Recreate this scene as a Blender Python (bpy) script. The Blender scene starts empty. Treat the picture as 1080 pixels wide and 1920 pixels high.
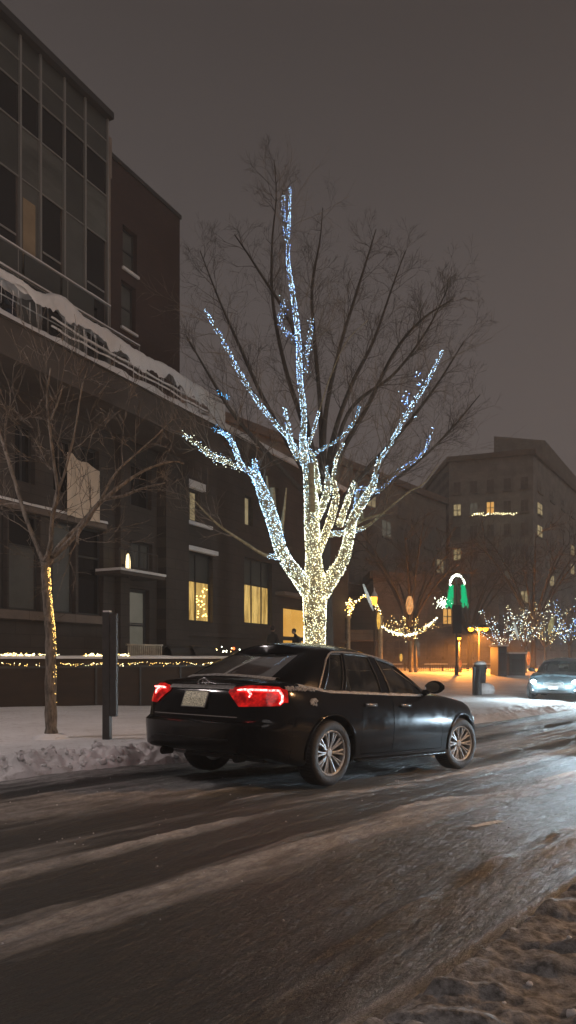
import bpy, bmesh, math, random
import numpy as np
from mathutils import Vector, Matrix, Euler
random.seed(7); np.random.seed(7)
sc = bpy.context.scene
COL = sc.collection
PI = math.pi
H, F, VH, UC = 1.25, 1387.0, 1235.0, 540.0          # eye height, focal length in px, horizon row, centre column

# ------------------------------------------------------------------ helpers
def at(u, v, Y):                                     # the point seen at photo pixel (u, v), Y metres deep
    return Vector(((u-UC)/F*Y, Y, H+(VH-v)/F*Y))
def on_ground(u, v, z=0.0):
    Y = (H-z)*F/(v-VH)
    return Vector(((u-UC)/F*Y, Y, z))

class MB:
    def __init__(s): s.v = []; s.f = []; s.m = []
    def add(s, vs, fs, mi=0):
        b = len(s.v); s.v.extend([tuple(p) for p in vs]); s.f.extend([tuple(i+b for i in f) for f in fs]); s.m.extend([mi]*len(fs)); return s
    def box(s, x0, x1, y0, y1, z0, z1, mi=0, M=None):
        vs = [(x, y, z) for z in (z0, z1) for y in (y0, y1) for x in (x0, x1)]
        if M is not None: vs = [M(*p) for p in vs]
        fs = [(0,2,3,1), (4,5,7,6), (0,1,5,4), (2,6,7,3), (0,4,6,2), (1,3,7,5)]
        return s.add(vs, fs, mi)
    def tube(s, pts, rad, n=6, mi=0, cap=True, flat=1.0):
        pts = [Vector(p) for p in pts]
        if not hasattr(rad, '__len__'): rad = [rad]*len(pts)
        vs = []; fs = []; N = len(pts)
        up = None
        for i, p in enumerate(pts):
            t = (pts[min(i+1, N-1)] - pts[max(i-1, 0)])
            if t.length < 1e-9: t = Vector((0, 0, 1))
            t.normalize()
            if up is None:
                up = t.cross(Vector((0, 0, 1)) if abs(t.z) < .9 else Vector((1, 0, 0))).normalized()
            else:
                up = up - t*up.dot(t)
                up = up.normalized() if up.length > 1e-6 else t.orthogonal().normalized()
            w = t.cross(up)
            for k in range(n):
                a = 2*PI*k/n
                vs.append(p + (up*math.cos(a) + w*math.sin(a)*flat)*rad[i])
        for i in range(N-1):
            for k in range(n):
                a = i*n+k; b = i*n+(k+1) % n
                fs.append((a, b, b+n, a+n))
        if cap:
            fs.append(tuple(range(n-1, -1, -1))); fs.append(tuple((N-1)*n+k for k in range(n)))
        return s.add(vs, fs, mi)
    def grid(s, P, mi=0, closed_u=False, flip=False):   # P[i][j] points
        ni, nj = len(P), len(P[0]); vs = [p for r in P for p in r]; fs = []
        for i in range(ni if closed_u else ni-1):
            for j in range(nj-1):
                q = (i*nj+j, ((i+1) % ni)*nj+j, ((i+1) % ni)*nj+j+1, i*nj+j+1)
                fs.append(q[::-1] if flip else q)
        return s.add(vs, fs, mi)
    def lathe(s, prof, n=24, M=None, mi=0):             # prof (r, h) round local z
        P = []
        for k in range(n):
            a = 2*PI*k/n
            r_ = [(r*math.cos(a), r*math.sin(a), h) for r, h in prof]
            P.append([M(*p) if M else p for p in r_])
        return s.grid(P, mi, closed_u=True)
    def ball(s, c, r, mi=0, n=8, sz=1.0, sx=1.0, sy=1.0):
        prof = [(max(1e-4, math.sin(PI*i/n))*r, -math.cos(PI*i/n)*r*sz) for i in range(n+1)]
        return s.lathe(prof, max(6, n), lambda x, y, z: (c[0]+x*sx, c[1]+y*sy, c[2]+z), mi)
    def build(s, name, mats, parent=None, smooth=False, loc=None):
        me = bpy.data.meshes.new(name)
        me.from_pydata(s.v, [], s.f)
        if not isinstance(mats, (list, tuple)): mats = [mats]
        for m in mats: me.materials.append(m)
        if len(mats) > 1: me.polygons.foreach_set('material_index', np.array(s.m, dtype=np.int32))
        if smooth: me.polygons.foreach_set('use_smooth', [True]*len(me.polygons))
        me.update()
        o = bpy.data.objects.new(name, me); COL.objects.link(o)
        if parent is not None: o.parent = parent
        if loc is not None: o.location = loc
        return o

def tag(o, label=None, cat=None, group=None, kind=None):
    if label: o['label'] = label
    if cat: o['category'] = cat
    if group: o['group'] = group
    if kind: o['kind'] = kind
    return o
def empty(name, loc=(0, 0, 0), rz=0, label=None, cat=None, group=None):
    o = bpy.data.objects.new(name, None); COL.objects.link(o)
    o.location = loc; o.rotation_euler = (0, 0, rz); o.empty_display_size = .3
    return tag(o, label, cat, group)
def copy_tree(o, parent=None):
    c = o.copy(); COL.objects.link(c); c.parent = parent
    for ch in list(o.children): copy_tree(ch, c)
    return c

# vectorised value noise / fbm
def _h(ix, iy, seed):
    n = (ix.astype(np.int64)*374761393 + iy.astype(np.int64)*668265263 + seed*144269) & 0xffffffff
    n = ((n ^ (n >> 13))*1274126177) & 0xffffffff
    return ((n ^ (n >> 16)) & 0xffff)/65535.0
def vnoise(x, y, seed=0):
    x = np.asarray(x, float); y = np.asarray(y, float)
    ix = np.floor(x); iy = np.floor(y); fx = x-ix; fy = y-iy
    fx = fx*fx*(3-2*fx); fy = fy*fy*(3-2*fy)
    a = _h(ix, iy, seed); b = _h(ix+1, iy, seed); c = _h(ix, iy+1, seed); d = _h(ix+1, iy+1, seed)
    return (a*(1-fx)+b*fx)*(1-fy)+(c*(1-fx)+d*fx)*fy
def fbm(x, y, o=4, seed=0):
    s = 0; a = .5
    for k in range(o): s = s+a*vnoise(np.asarray(x)*2**k, np.asarray(y)*2**k, seed+k*17); a *= .5
    return s
def sstep(x, a, b):
    t = np.clip((np.asarray(x, float)-a)/(b-a), 0, 1); return t*t*(3-2*t)
def catmull(P, n):
    P = np.array(P, float); out = []
    Q = np.vstack([2*P[0]-P[1], P, 2*P[-1]-P[-2]])
    m = len(P)-1
    for k in range(n):
        t = k/(n-1)*m; i = min(int(t), m-1); t -= i
        a, b, c, d = Q[i], Q[i+1], Q[i+2], Q[i+3]
        out.append(.5*((2*b)+(-a+c)*t+(2*a-5*b+4*c-d)*t*t+(-a+3*b-3*c+d)*t**3))
    return np.array(out)

# ------------------------------------------------------------------ materials
MAT = {}
def nodes(name):
    m = bpy.data.materials.new(name); m.use_nodes = True
    nt = m.node_tree; b = nt.nodes['Principled BSDF']
    MAT[name] = m
    return m, nt, b
def N(nt, t, **k):
    n = nt.nodes.new(t)
    for a, v in k.items(): setattr(n, a, v)
    return n
def noise(nt, scale, detail=4, rough=.6, vec=None, stretch=None, coord='Object', dist=0):
    tc = N(nt, 'ShaderNodeTexCoord'); src = tc.outputs[coord]
    if stretch:
        mp = N(nt, 'ShaderNodeMapping'); mp.inputs['Scale'].default_value = stretch
        nt.links.new(src, mp.inputs[0]); src = mp.outputs[0]
    n = N(nt, 'ShaderNodeTexNoise'); n.inputs['Scale'].default_value = scale
    n.inputs['Detail'].default_value = detail; n.inputs['Roughness'].default_value = rough
    n.inputs['Distortion'].default_value = dist
    nt.links.new(src, n.inputs['Vector']); return n
def ramp(nt, src, stops):
    r = N(nt, 'ShaderNodeValToRGB'); e = r.color_ramp.elements
    while len(e) < len(stops): e.new(.5)
    for i, (p, c) in enumerate(stops):
        e[i].position = p; e[i].color = (*c, 1) if hasattr(c, '__len__') else (c, c, c, 1)
    nt.links.new(src, r.inputs[0]); return r
def bump(nt, b, src, strength=.3, dist=.02, prev=None):
    n = N(nt, 'ShaderNodeBump'); n.inputs['Strength'].default_value = strength; n.inputs['Distance'].default_value = dist
    nt.links.new(src, n.inputs['Height'])
    if prev: nt.links.new(prev.outputs[0], n.inputs['Normal'])
    nt.links.new(n.outputs[0], b.inputs['Normal']); return n
def mixc(nt, fac, a, b):
    m = N(nt, 'ShaderNodeMix', data_type='RGBA')
    for s, x in ((m.inputs[0], fac), (m.inputs[6], a), (m.inputs[7], b)):
        if hasattr(x, 'links'): nt.links.new(x, s)
        elif hasattr(x, '__len__'): s.default_value = (*x, 1)
        else: s.default_value = x
    return m.outputs[2]
def simple(name, col, rough=.6, metal=0, nscale=None, var=.3, bmp=0, spec=.5, stretch=None, coat=0):
    m, nt, b = nodes(name)
    b.inputs['Base Color'].default_value = (*col, 1); b.inputs['Roughness'].default_value = rough
    b.inputs['Metallic'].default_value = metal; b.inputs['Specular IOR Level'].default_value = spec
    b.inputs['Coat Weight'].default_value = coat
    if nscale:
        n = noise(nt, nscale, stretch=stretch)
        r = ramp(nt, n.outputs[0], [(.3, [c*(1-var) for c in col]), (.7, [min(1, c*(1+var)) for c in col])])
        nt.links.new(r.outputs[0], b.inputs['Base Color'])
        if bmp: bump(nt, b, n.outputs[0], bmp, .02)
    return m
def emis(name, col, strength):
    m, nt, b = nodes(name)
    b.inputs['Base Color'].default_value = (0, 0, 0, 1); b.inputs['Specular IOR Level'].default_value = 0
    b.inputs['Emission Color'].default_value = (*col, 1); b.inputs['Emission Strength'].default_value = strength
    return m

def make_snow(name, lo, hi, dirt=(.32, .27, .23), d=(.55, .8), bscale=9, bs=.5, bd=.03, stretch=None):
    m, nt, b = nodes(name)
    n1 = noise(nt, .6, 5, .6); n2 = noise(nt, bscale, 6, .65, stretch=stretch); n3 = noise(nt, 90, 2, .5)
    c = ramp(nt, n1.outputs[0], [(.3, lo), (.7, hi)])
    f = ramp(nt, n2.outputs[0], [(d[0], 0), (d[1], 1)])
    nt.links.new(mixc(nt, f.outputs[0], c.outputs[0], dirt), b.inputs['Base Color'])
    b.inputs['Roughness'].default_value = .75; b.inputs['Specular IOR Level'].default_value = .25
    p = bump(nt, b, n2.outputs[0], bs, bd); bump(nt, b, n3.outputs[0], .35, .006, prev=p)
    return m
snow = make_snow('snow', (.62, .6, .6), (.82, .81, .82))
snow_dirty = make_snow('snow_dirty', (.24, .235, .23), (.46, .45, .45), d=(.4, .62), dirt=(.11, .105, .1), bscale=20, bs=.6, bd=.03)
snow_far = make_snow('snow_far', (.6, .58, .57), (.78, .76, .76), bscale=2)
snow_cap = make_snow('snow_cap', (.62, .6, .58), (.8, .78, .76), bscale=5, d=(.7, .95))

# wet road: dark wet asphalt in the wheel tracks, packed slush between, all running along local x
road_m, nt, b = nodes('wet_slushy_asphalt')
tcr = N(nt, 'ShaderNodeTexCoord')
at_ = N(nt, 'ShaderNodeAttribute', attribute_name='slush')
n1 = noise(nt, 1.0, 6, .62, stretch=(.35, 2.2, 1)); n2 = noise(nt, 7, 6, .7, stretch=(.3, 1.6, 1)); n3 = noise(nt, 160, 3, .7); n4 = noise(nt, 26, 5, .75, stretch=(.5, 1, 1))
add1 = N(nt, 'ShaderNodeMath', operation='MULTIPLY_ADD'); nt.links.new(n1.outputs[0], add1.inputs[0]); add1.inputs[1].default_value = 1.0
nt.links.new(at_.outputs['Fac'], add1.inputs[2])
add2 = N(nt, 'ShaderNodeMath', operation='MULTIPLY_ADD'); nt.links.new(n2.outputs[0], add2.inputs[0]); add2.inputs[1].default_value = .75; nt.links.new(add1.outputs[0], add2.inputs[2])
sl = ramp(nt, add2.outputs[0], [(0, 0), (1, 1)])
sl.color_ramp.elements[0].position = .0
mr = N(nt, 'ShaderNodeMapRange'); mr.inputs['From Min'].default_value = .94; mr.inputs['From Max'].default_value = 1.5
nt.links.new(add2.outputs[0], mr.inputs['Value'])
asph = ramp(nt, n3.outputs[0], [(.3, (.036, .037, .036)), (.6, (.07, .071, .069)), (.8, (.14, .14, .138))])
slc = ramp(nt, n4.outputs[0], [(.3, (.22, .21, .205)), (.7, (.6, .585, .575))])
nt.links.new(mixc(nt, mr.outputs[0], asph.outputs[0], slc.outputs[0]), b.inputs['Base Color'])
rr = N(nt, 'ShaderNodeMapRange'); rr.inputs['To Min'].default_value = .4; rr.inputs['To Max'].default_value = .72
nt.links.new(mr.outputs[0], rr.inputs['Value'])
rv = N(nt, 'ShaderNodeMath', operation='MULTIPLY_ADD'); nt.links.new(n4.outputs[0], rv.inputs[0]); rv.inputs[1].default_value = .3; nt.links.new(rr.outputs[0], rv.inputs[2])
rw = N(nt, 'ShaderNodeMath', operation='SUBTRACT'); nt.links.new(rv.outputs[0], rw.inputs[0]); rw.inputs[1].default_value = .1
nt.links.new(rw.outputs[0], b.inputs['Roughness'])
b.inputs['Specular IOR Level'].default_value = .35
p = bump(nt, b, n3.outputs[0], .35, .006); p = bump(nt, b, n4.outputs[0], .45, .014, prev=p); bump(nt, b, n2.outputs[0], .9, .07, prev=p)

brick, nt, b = nodes('dark_brick')
tc = N(nt, 'ShaderNodeTexCoord'); bt = N(nt, 'ShaderNodeTexBrick')
bt.inputs['Color1'].default_value = (.05, .025, .022, 1); bt.inputs['Color2'].default_value = (.038, .02, .018, 1); bt.inputs['Mortar'].default_value = (.04, .032, .03, 1)
bt.inputs['Scale'].default_value = 1; bt.inputs['Brick Width'].default_value = .25; bt.inputs['Row Height'].default_value = .08; bt.inputs['Mortar Size'].default_value = .008
mp = N(nt, 'ShaderNodeMapping'); mp.inputs['Rotation'].default_value = (PI/2, 0, 0)
nt.links.new(tc.outputs['Object'], mp.inputs[0]); nt.links.new(mp.outputs[0], bt.inputs['Vector'])
nn = noise(nt, .5, 5); rr_ = ramp(nt, nn.outputs[0], [(.3, .7), (.7, 1.2)])
mx = N(nt, 'ShaderNodeMix', data_type='RGBA', blend_type='MULTIPLY'); mx.inputs[0].default_value = 1
nt.links.new(bt.outputs[0], mx.inputs[6]); nt.links.new(rr_.outputs[0], mx.inputs[7]); nt.links.new(mx.outputs[2], b.inputs['Base Color'])
b.inputs['Roughness'].default_value = .85
def stone_mat(name, c1, c2, mort, bw=1.2, rh=.4):
    m, nt, b = nodes(name)
    tc = N(nt, 'ShaderNodeTexCoord'); bt = N(nt, 'ShaderNodeTexBrick')
    bt.inputs['Color1'].default_value = (*c1, 1); bt.inputs['Color2'].default_value = (*c2, 1); bt.inputs['Mortar'].default_value = (*mort, 1)
    bt.inputs['Scale'].default_value = 1; bt.inputs['Brick Width'].default_value = bw; bt.inputs['Row Height'].default_value = rh; bt.inputs['Mortar Size'].default_value = .012
    mp = N(nt, 'ShaderNodeMapping'); mp.inputs['Rotation'].default_value = (PI/2, 0, 0)
    nt.links.new(tc.outputs['Object'], mp.inputs[0]); nt.links.new(mp.outputs[0], bt.inputs['Vector'])
    nn = noise(nt, .7, 6, .65); rr_ = ramp(nt, nn.outputs[0], [(.3, .65), (.7, 1.25)])
    mx = N(nt, 'ShaderNodeMix', data_type='RGBA', blend_type='MULTIPLY'); mx.inputs[0].default_value = 1
    nt.links.new(bt.outputs[0], mx.inputs[6]); nt.links.new(rr_.outputs[0], mx.inputs[7]); nt.links.new(mx.outputs[2], b.inputs['Base Color'])
    b.inputs['Roughness'].default_value = .85; return m
stone = stone_mat('brown_stone', (.056, .045, .038), (.045, .036, .03), (.024, .02, .017))
stone_far = stone_mat('hazed_brown_stone', (.2, .17, .14), (.17, .145, .12), (.11, .095, .08))  # brown stone lightened, distance haze put into its colour
stone_far2 = stone_mat('hazed_pale_stone', (.27, .24, .21), (.23, .205, .18), (.16, .14, .125), 2.0, .8)  # pale stone lightened likewise to stand in for haze
stone_pale = stone_mat('pale_stone', (.17, .135, .11), (.14, .11, .09), (.08, .065, .055), 2.0, .8)
conc = simple('concrete', (.22, .18, .15), .85, nscale=1.5, bmp=.2)
beam_m = simple('beam_paint', (.06, .047, .038), .7, nscale=1.2)
glass_dark = simple('dark_glass', (.006, .006, .006), .1, spec=.35, nscale=.6, var=.5)
panel_g = simple('spandrel_glass', (.05, .053, .047), .3, spec=.5, nscale=.8, var=.35)  # noise in the colour stands in for faint whitish reflections
panel_g2 = simple('lighter_spandrel', (.085, .088, .078), .35, nscale=1.4, var=.5, stretch=(.4, 1, 1.5))  # paler streaked copy, uneven reflections painted into the colour
blind_m = simple('window_blind', (.085, .088, .08), .6, nscale=1.0, var=.25)
blind_w = simple('warm_blind', (.3, .22, .13), .7, nscale=1.0, var=.2)
mull = simple('mullion_metal', (.3, .29, .27), .45, metal=.4)
frame_d = simple('dark_frame', (.03, .03, .03), .5)
metal_d = simple('dark_metal', (.035, .033, .032), .5, nscale=8, var=.3)
pole_m = simple('pale_pole', (.4, .36, .28), .5, nscale=6)
wallp = simple('wall_panel', (.026, .014, .007), .8, nscale=3, var=.35, stretch=(.3, .3, 1.5))
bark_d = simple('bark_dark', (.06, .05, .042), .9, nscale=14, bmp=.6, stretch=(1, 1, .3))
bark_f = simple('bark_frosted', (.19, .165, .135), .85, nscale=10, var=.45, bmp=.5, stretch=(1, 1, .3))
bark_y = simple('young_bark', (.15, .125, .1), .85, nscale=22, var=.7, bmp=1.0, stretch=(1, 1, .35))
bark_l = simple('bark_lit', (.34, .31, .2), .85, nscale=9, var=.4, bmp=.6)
banner_m = simple('banner_cloth', (.6, .48, .36), .8, nscale=3, var=.08)
cloth_d = simple('dark_cloth', (.02, .02, .022), .9, nscale=10)
skin_m = simple('skin', (.3, .19, .14), .6, nscale=10, var=.1)
hair_m = simple('hair', (.02, .015, .012), .7, nscale=30)
paint_w = simple('road_paint', (.42, .4, .35), .7, nscale=30, var=.6, bmp=.4)
L_warm = emis('bulb_warm', (1, .84, .46), 11); L_white = emis('bulb_white', (.88, .95, .74), 11); L_cool = emis('bulb_cool', (.45, .72, 1), 11)
L_blue = emis('bulb_blue', (.16, .38, 1), 9); L_gold = emis('bulb_gold', (1, .62, .16), 8); L_green = emis('bulb_green', (.0, .55, .2), 1.0)
L_cyan = emis('bulb_cyan', (.1, .5, 1), 5)
L_sodium = emis('lamp_sodium', (1, .36, .02), 9); L_red = emis('lamp_red', (1, .12, .03), 5); L_head = emis('lamp_headlight', (.75, .92, 1), 60)
L_orange = emis('lamp_orange', (1, .42, .05), 3); L_sconce = emis('lamp_sconce', (1, .78, .4), 2.5)
BULBS = [L_warm, L_white, L_cool, L_blue, L_gold, L_green, L_cyan]
def lit_window(name, c1, c2, s, scale=1.3, st=None):
    m, nt, b = nodes(name)
    n = noise(nt, scale, 5, .7, stretch=st); r = ramp(nt, n.outputs[0], [(.36, c1), (.6, c2)])
    nt.links.new(r.outputs[0], b.inputs['Emission Color']); b.inputs['Emission Strength'].default_value = s
    b.inputs['Base Color'].default_value = (.05, .04, .03, 1); b.inputs['Roughness'].default_value = .2
    return m
win_y = lit_window('lit_window_yellow', (.3, .17, .035), (.8, .52, .15), .95, 1.6, (2.6, 1, .45))
win_o = lit_window('lit_doorway_orange', (.75, .36, .05), (.85, .45, .08), .85, .4)
win_p = lit_window('lit_window_pale', (.35, .27, .14), (.6, .48, .27), .5, 1.5)
win_f = lit_window('lit_window_far', (.25, .18, .08), (.7, .55, .28), .7, 2.5)
win_fo = lit_window('lit_window_far_orange', (.9, .4, .08), (1, .55, .15), .9, 1)
glass_far = simple('hazed_glass', (.12, .1, .085), .4, nscale=.5, var=.4)  # unlit far panes lightened, haze painted into the glass colour
win_dim = lit_window('dim_door_glass', (.1, .1, .075), (.16, .15, .12), .55, 1)

# ------------------------------------------------------------------ road frame and terrain
YAW = .883
RD = Vector((math.cos(YAW), math.sin(YAW), 0)); NR = Vector((-RD.y, RD.x, 0)); RO = Vector((-.282, 8.159, 0))
def sw(x, y): return (x-RO.x)*RD.x+(y-RO.y)*RD.y, (x-RO.x)*NR.x+(y-RO.y)*NR.y
def g(s):
    q = np.logaddexp(0, (np.asarray(s, float)+.8)*3)/3
    return -.36*(1-np.exp(-q/4))
def wc(s): return 1.55+.85*sstep(s, 0, 10)           # the far kerb line
def field(x, y, s):
    return .06-.22*sstep(s, 2, 10)+.62*sstep(y, 30, 50)*sstep(s, 8, 20)
def to_world(s, w): return RO.x+RD.x*s+NR.x*w, RO.y+RD.y*s+NR.y*w

def sheet(name, S, W, zf, mat, attr=None):
    ss, ww = np.meshgrid(S, W, indexing='ij')
    z = zf(ss, ww)
    ni, nj = ss.shape
    v = np.stack([ss, ww, z], -1).reshape(-1, 3)
    i, j = np.meshgrid(np.arange(ni-1), np.arange(nj-1), indexing='ij'); a = (i*nj+j).ravel()
    f = np.stack([a, a+nj, a+nj+1, a+1], -1)
    me = bpy.data.meshes.new(name)
    me.vertices.add(len(v)); me.vertices.foreach_set('co', v.ravel())
    me.loops.add(f.size); me.loops.foreach_set('vertex_index', f.ravel().astype(np.int32))
    me.polygons.add(len(f)); me.polygons.foreach_set('loop_start', np.arange(0, f.size, 4, dtype=np.int32))
    me.polygons.foreach_set('use_smooth', [True]*len(f))
    me.update(calc_edges=True); me.validate()
    if attr is not None:
        A = me.attributes.new('slush', 'FLOAT', 'POINT'); A.data.foreach_set('value', attr(ss, ww).ravel().astype(np.float32))
    me.materials.append(mat)
    o = bpy.data.objects.new(name, me); COL.objects.link(o)
    o.location = RO; o.rotation_euler = (0, 0, YAW)
    return o

def slush(s, w):                                       # how much packed slush lies there: low in the wheel tracks
    wob = .12*(fbm(s*.25, w*.1, 2, 5)-.5)
    ww = w+wob
    a = np.full_like(w, .18)
    for c, wd, k in ((.8, .17, .5), (-.72, .2, .5), (-1.84, .3, .42), (-3.05, .42, .35)):
        e = np.clip(np.abs(ww-c)/wd, 0, 3); a -= k*np.exp(-e**4)
        for sg in (-1, 1): a += .38*np.exp(-((ww-c-sg*wd*1.12)/.045)**2)*sstep(fbm(s*.9+c*7, w*2+sg, 3, 14), .36, .6)
    for c, wd, k in ((.1, .42, .34), (-1.28, .16, .22), (-2.42, .17, .42), (1.4, .3, .3), (-3.6, .25, .12)):
        a += .7*k*np.exp(-((ww-c)/wd)**2)*(.35+1.2*fbm(s*.7, w*3, 3, 9))
    a += .3*(fbm(s*.5+4, w*1.6, 4, 19)-.5)+.75*(fbm(s*.16+.25*np.sin(s*.6), w*5.5+.35*np.sin(s*.45+1), 3, 27)-.45)+.35*(fbm(s*.4, w*19, 2, 57)-.5)
    a -= .16*sstep(-w, 2.6, 3.0)
    a += .25*sstep(-w, 3.65, 4.1)
    return a
def road_z(s, w):
    a = slush(s, w)
    z = g(s)+.045*(np.clip(a, -.6, .9)-.1)+.018*fbm(s*1.3, w*6, 4, 3)*sstep(a, -.1, .3)
    z += .008*np.sin(w*38+3*vnoise(s*.7, w*2, 4))*sstep(a, 0, .35)+.022*(np.abs(fbm(s*5, w*13, 3, 66)-.5)*2)*sstep(a, .05, .4)
    z -= .02*np.exp(-(((s-1.2)/.35)**2+((w+3.3)/.13)**2)*1.0)
    return z
S_ = np.concatenate([np.linspace(-14, -7, 40)[:-1], np.linspace(-7, 9, 300)[:-1], np.linspace(9, 70, 200)])
tag(sheet('road', S_, np.linspace(-4.6, 3.2, 330), road_z, road_m, slush), 'wet asphalt road with slushy wheel tracks running past the car', 'road', kind='structure')

def bank_z(s, w):                                       # ploughed bank and snow field beyond it
    k = wc(s)+.12*(fbm(s*1.4, s*0, 3, 21)-.5)
    x, y = RO.x+RD.x*s+NR.x*w, RO.y+RD.y*s+NR.y*w
    d = w-k
    hgt = .17*(.55+.8*fbm(s*.5, s*0+3, 3, 31))*(1-.55*sstep(s, 3, 9))
    ridge = np.exp(-((d-.28)/.26)**2)
    lump = np.abs(fbm(s*3.2, w*3.2, 4, 41)-.5)*2
    base = g(s)*(1-sstep(d, 0, 1.6))+field(x, y, s)*sstep(d, 0, 1.6)
    z = base+ridge*hgt*(.55+1.3*lump)+ridge*.09*(1-np.abs(fbm(s*8, w*8, 3, 43)-.5)*4)+.055*(1-2*lump)*sstep(d, .05, .5)*(1-sstep(d, .9, 1.6))
    z += .03*(fbm(s*1.1, w*1.1, 4, 51)-.5)*sstep(d, .6, 2)
    z += (.1*(fbm(s*.3, w*.3, 3, 61)-.5))*sstep(d, 1.5, 5)
    z = np.where(d < 0, base-.10*sstep(-d, 0, .15), z)
    return z+.004
Wf = np.concatenate([np.linspace(1.3, 3.8, 110)[:-1], np.linspace(3.8, 12, 80)[:-1], np.linspace(12, 22, 30)])
tag(sheet('snow_ground', np.concatenate([np.linspace(-9, 5, 420)[:-1], np.linspace(5, 36, 330)]), Wf, bank_z, snow), 'snow covered ground with a ploughed bank along the far side of the road', 'snow', kind='structure')

def verge_z(s, w):                                      # rough snow beside the camera
    d = -4.05+.018*(fbm(s*3.2, s*0, 3, 77)-.5)*2-w
    rough = np.abs(fbm(s*3.6, w*5.5, 4, 71)-.5)*2
    r2 = fbm(s*9, w*5, 3, 73)
    rib = np.abs(vnoise(s*9+w*4+1.2*fbm(s*2, w*2, 2, 5), w*2.3-s, 88)-.5)*2
    z = g(s)+.005+sstep(d, -.01, .04)*(.01+.03*rough+.075*rib*(.4+fbm(s*1.5, w*2, 2, 6))+.03*np.abs(fbm(s*7, w*7, 4, 33)-.5)*2+.02*r2+.02*fbm(s*24, w*18, 2, 8))
    ch = sstep(fbm(s*2.3, w*2.3, 2, 79), .42, .62)
    z += sstep(d, .4, .8)*(.01+.1*ch)
    z -= .14*sstep(-d, 0.02, .1)
    return z
tag(sheet('snow_verge', np.linspace(-6.5, 6, 620), np.linspace(-6.2, -3.8, 200), verge_z, snow_dirty), 'rough dirty snow piled along the near edge of the road', 'snow', kind='structure')
def far_z(s, w):
    x, y = RO.x+RD.x*s+NR.x*w, RO.y+RD.y*s+NR.y*w
    z = field(x, y, s)-.35*(1-sstep(w, 18, 22)*1.0)*(1-sstep(s, 33, 38)) - .06
    z = np.where((w > -5) & (w < 4), -.7, z)
    return z+.05*(fbm(s*.2, w*.2, 3, 91)-.5)
tag(sheet('snow_plain', np.concatenate([np.linspace(-60, -10, 12)[:-1], np.linspace(-10, 90, 110)[:-1], np.linspace(90, 420, 20)]), np.concatenate([np.linspace(-300, -6.2, 30)[:-1], np.linspace(-6.2, 60, 90)[:-1], np.linspace(60, 300, 15)]), far_z, snow_far), 'snow covered plaza ground reaching back to the far buildings', 'snow', kind='structure')
# loose chunks of ploughed snow on the bank
mb = MB()
for k in range(520):
    s = random.uniform(-3.6, 5.5); w = wc(s)+random.uniform(.02, .55); r = random.choice([.01, .016, .016, .025, .04])*random.uniform(.7, 1.3)
    z = float(bank_z(np.array([s]), np.array([w]))[0])
    b0 = len(mb.v); mb.ball((s, w, z+r*.15), r, n=5, sz=random.uniform(.6, 1), sx=random.uniform(.7, 1.4))
    for i in range(b0, len(mb.v)): mb.v[i] = tuple(c+random.uniform(-.32, .32)*r for c in mb.v[i])
for k in range(120):
    s = random.uniform(-4.8, .5); w = -4.0-random.uniform(.3, 1.1); r = random.choice([.008, .012, .018])*random.uniform(.7, 1.3)
    z = float(verge_z(np.array([s]), np.array([w]))[0])
    b0 = len(mb.v); mb.ball((s, w, z+r*.2), r, n=8, sz=random.uniform(.5, .9), sx=random.uniform(.8, 1.4))
    for i in range(b0, len(mb.v)): mb.v[i] = tuple(c+random.uniform(-.12, .12)*r for c in mb.v[i])
o = mb.build('snow_chunks', snow, smooth=True); o.location = RO; o.rotation_euler = (0, 0, YAW)
tag(o, 'loose chunks of ploughed snow lying along the road edges', 'snow chunks', kind='stuff')
mb = MB()                                               # ice crumbs and grit on the road
for k in range(220):
    s = random.uniform(-5, 4); w = random.uniform(-4.1, 1.2); r = random.uniform(.002, .007)
    z = float(road_z(np.array([s]), np.array([w]))[0]); mb.ball((s, w, z+r*.3), r, n=4)
o = mb.build('ice_crumbs', snow); o.location = RO; o.rotation_euler = (0, 0, YAW)
tag(o, 'tiny ice crumbs scattered over the wet road', 'ice crumbs', kind='stuff')
# lane dash
mb = MB(); a = on_ground(884, 1550, -.03); c = on_ground(943, 1534, -.03); pts = []
for i in range(25):
    p = a.lerp(c, i/24); s, w = sw(p.x, p.y); pts.append([(s, w+dw*(.75+.25*math.sin(i*2.3)), float(road_z(np.array([s]), np.array([w+dw]))[0])+.006) for dw in (-.04, -.013, .013, .04)])
mb.grid(pts); o = mb.build('lane_marking', paint_w); o.location = RO; o.rotation_euler = (0, 0, YAW)
tag(o, 'short worn white lane dash on the wet road', 'road marking', kind='structure')

# ------------------------------------------------------------------ building row on the left
F0 = Vector((-8.57, 22, 0)); FD = Vector((.456, .89, 0)).normalized(); FM = Vector((FD.y, -FD.x, 0))
FANG = math.atan2(FD.y, FD.x)
def ft(u, q=0):                                        # photo column -> metres along the facade plane q in front of it
    k = (u-UC)/F; o = F0+FM*q
    return (k*o.y-o.x)/(FD.x-k*FD.y)
def fzz(u, v, q=0):
    t = ft(u, q); Y = F0.y+FM.y*q+FD.y*t
    return H+(VH-v)/F*Y
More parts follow.
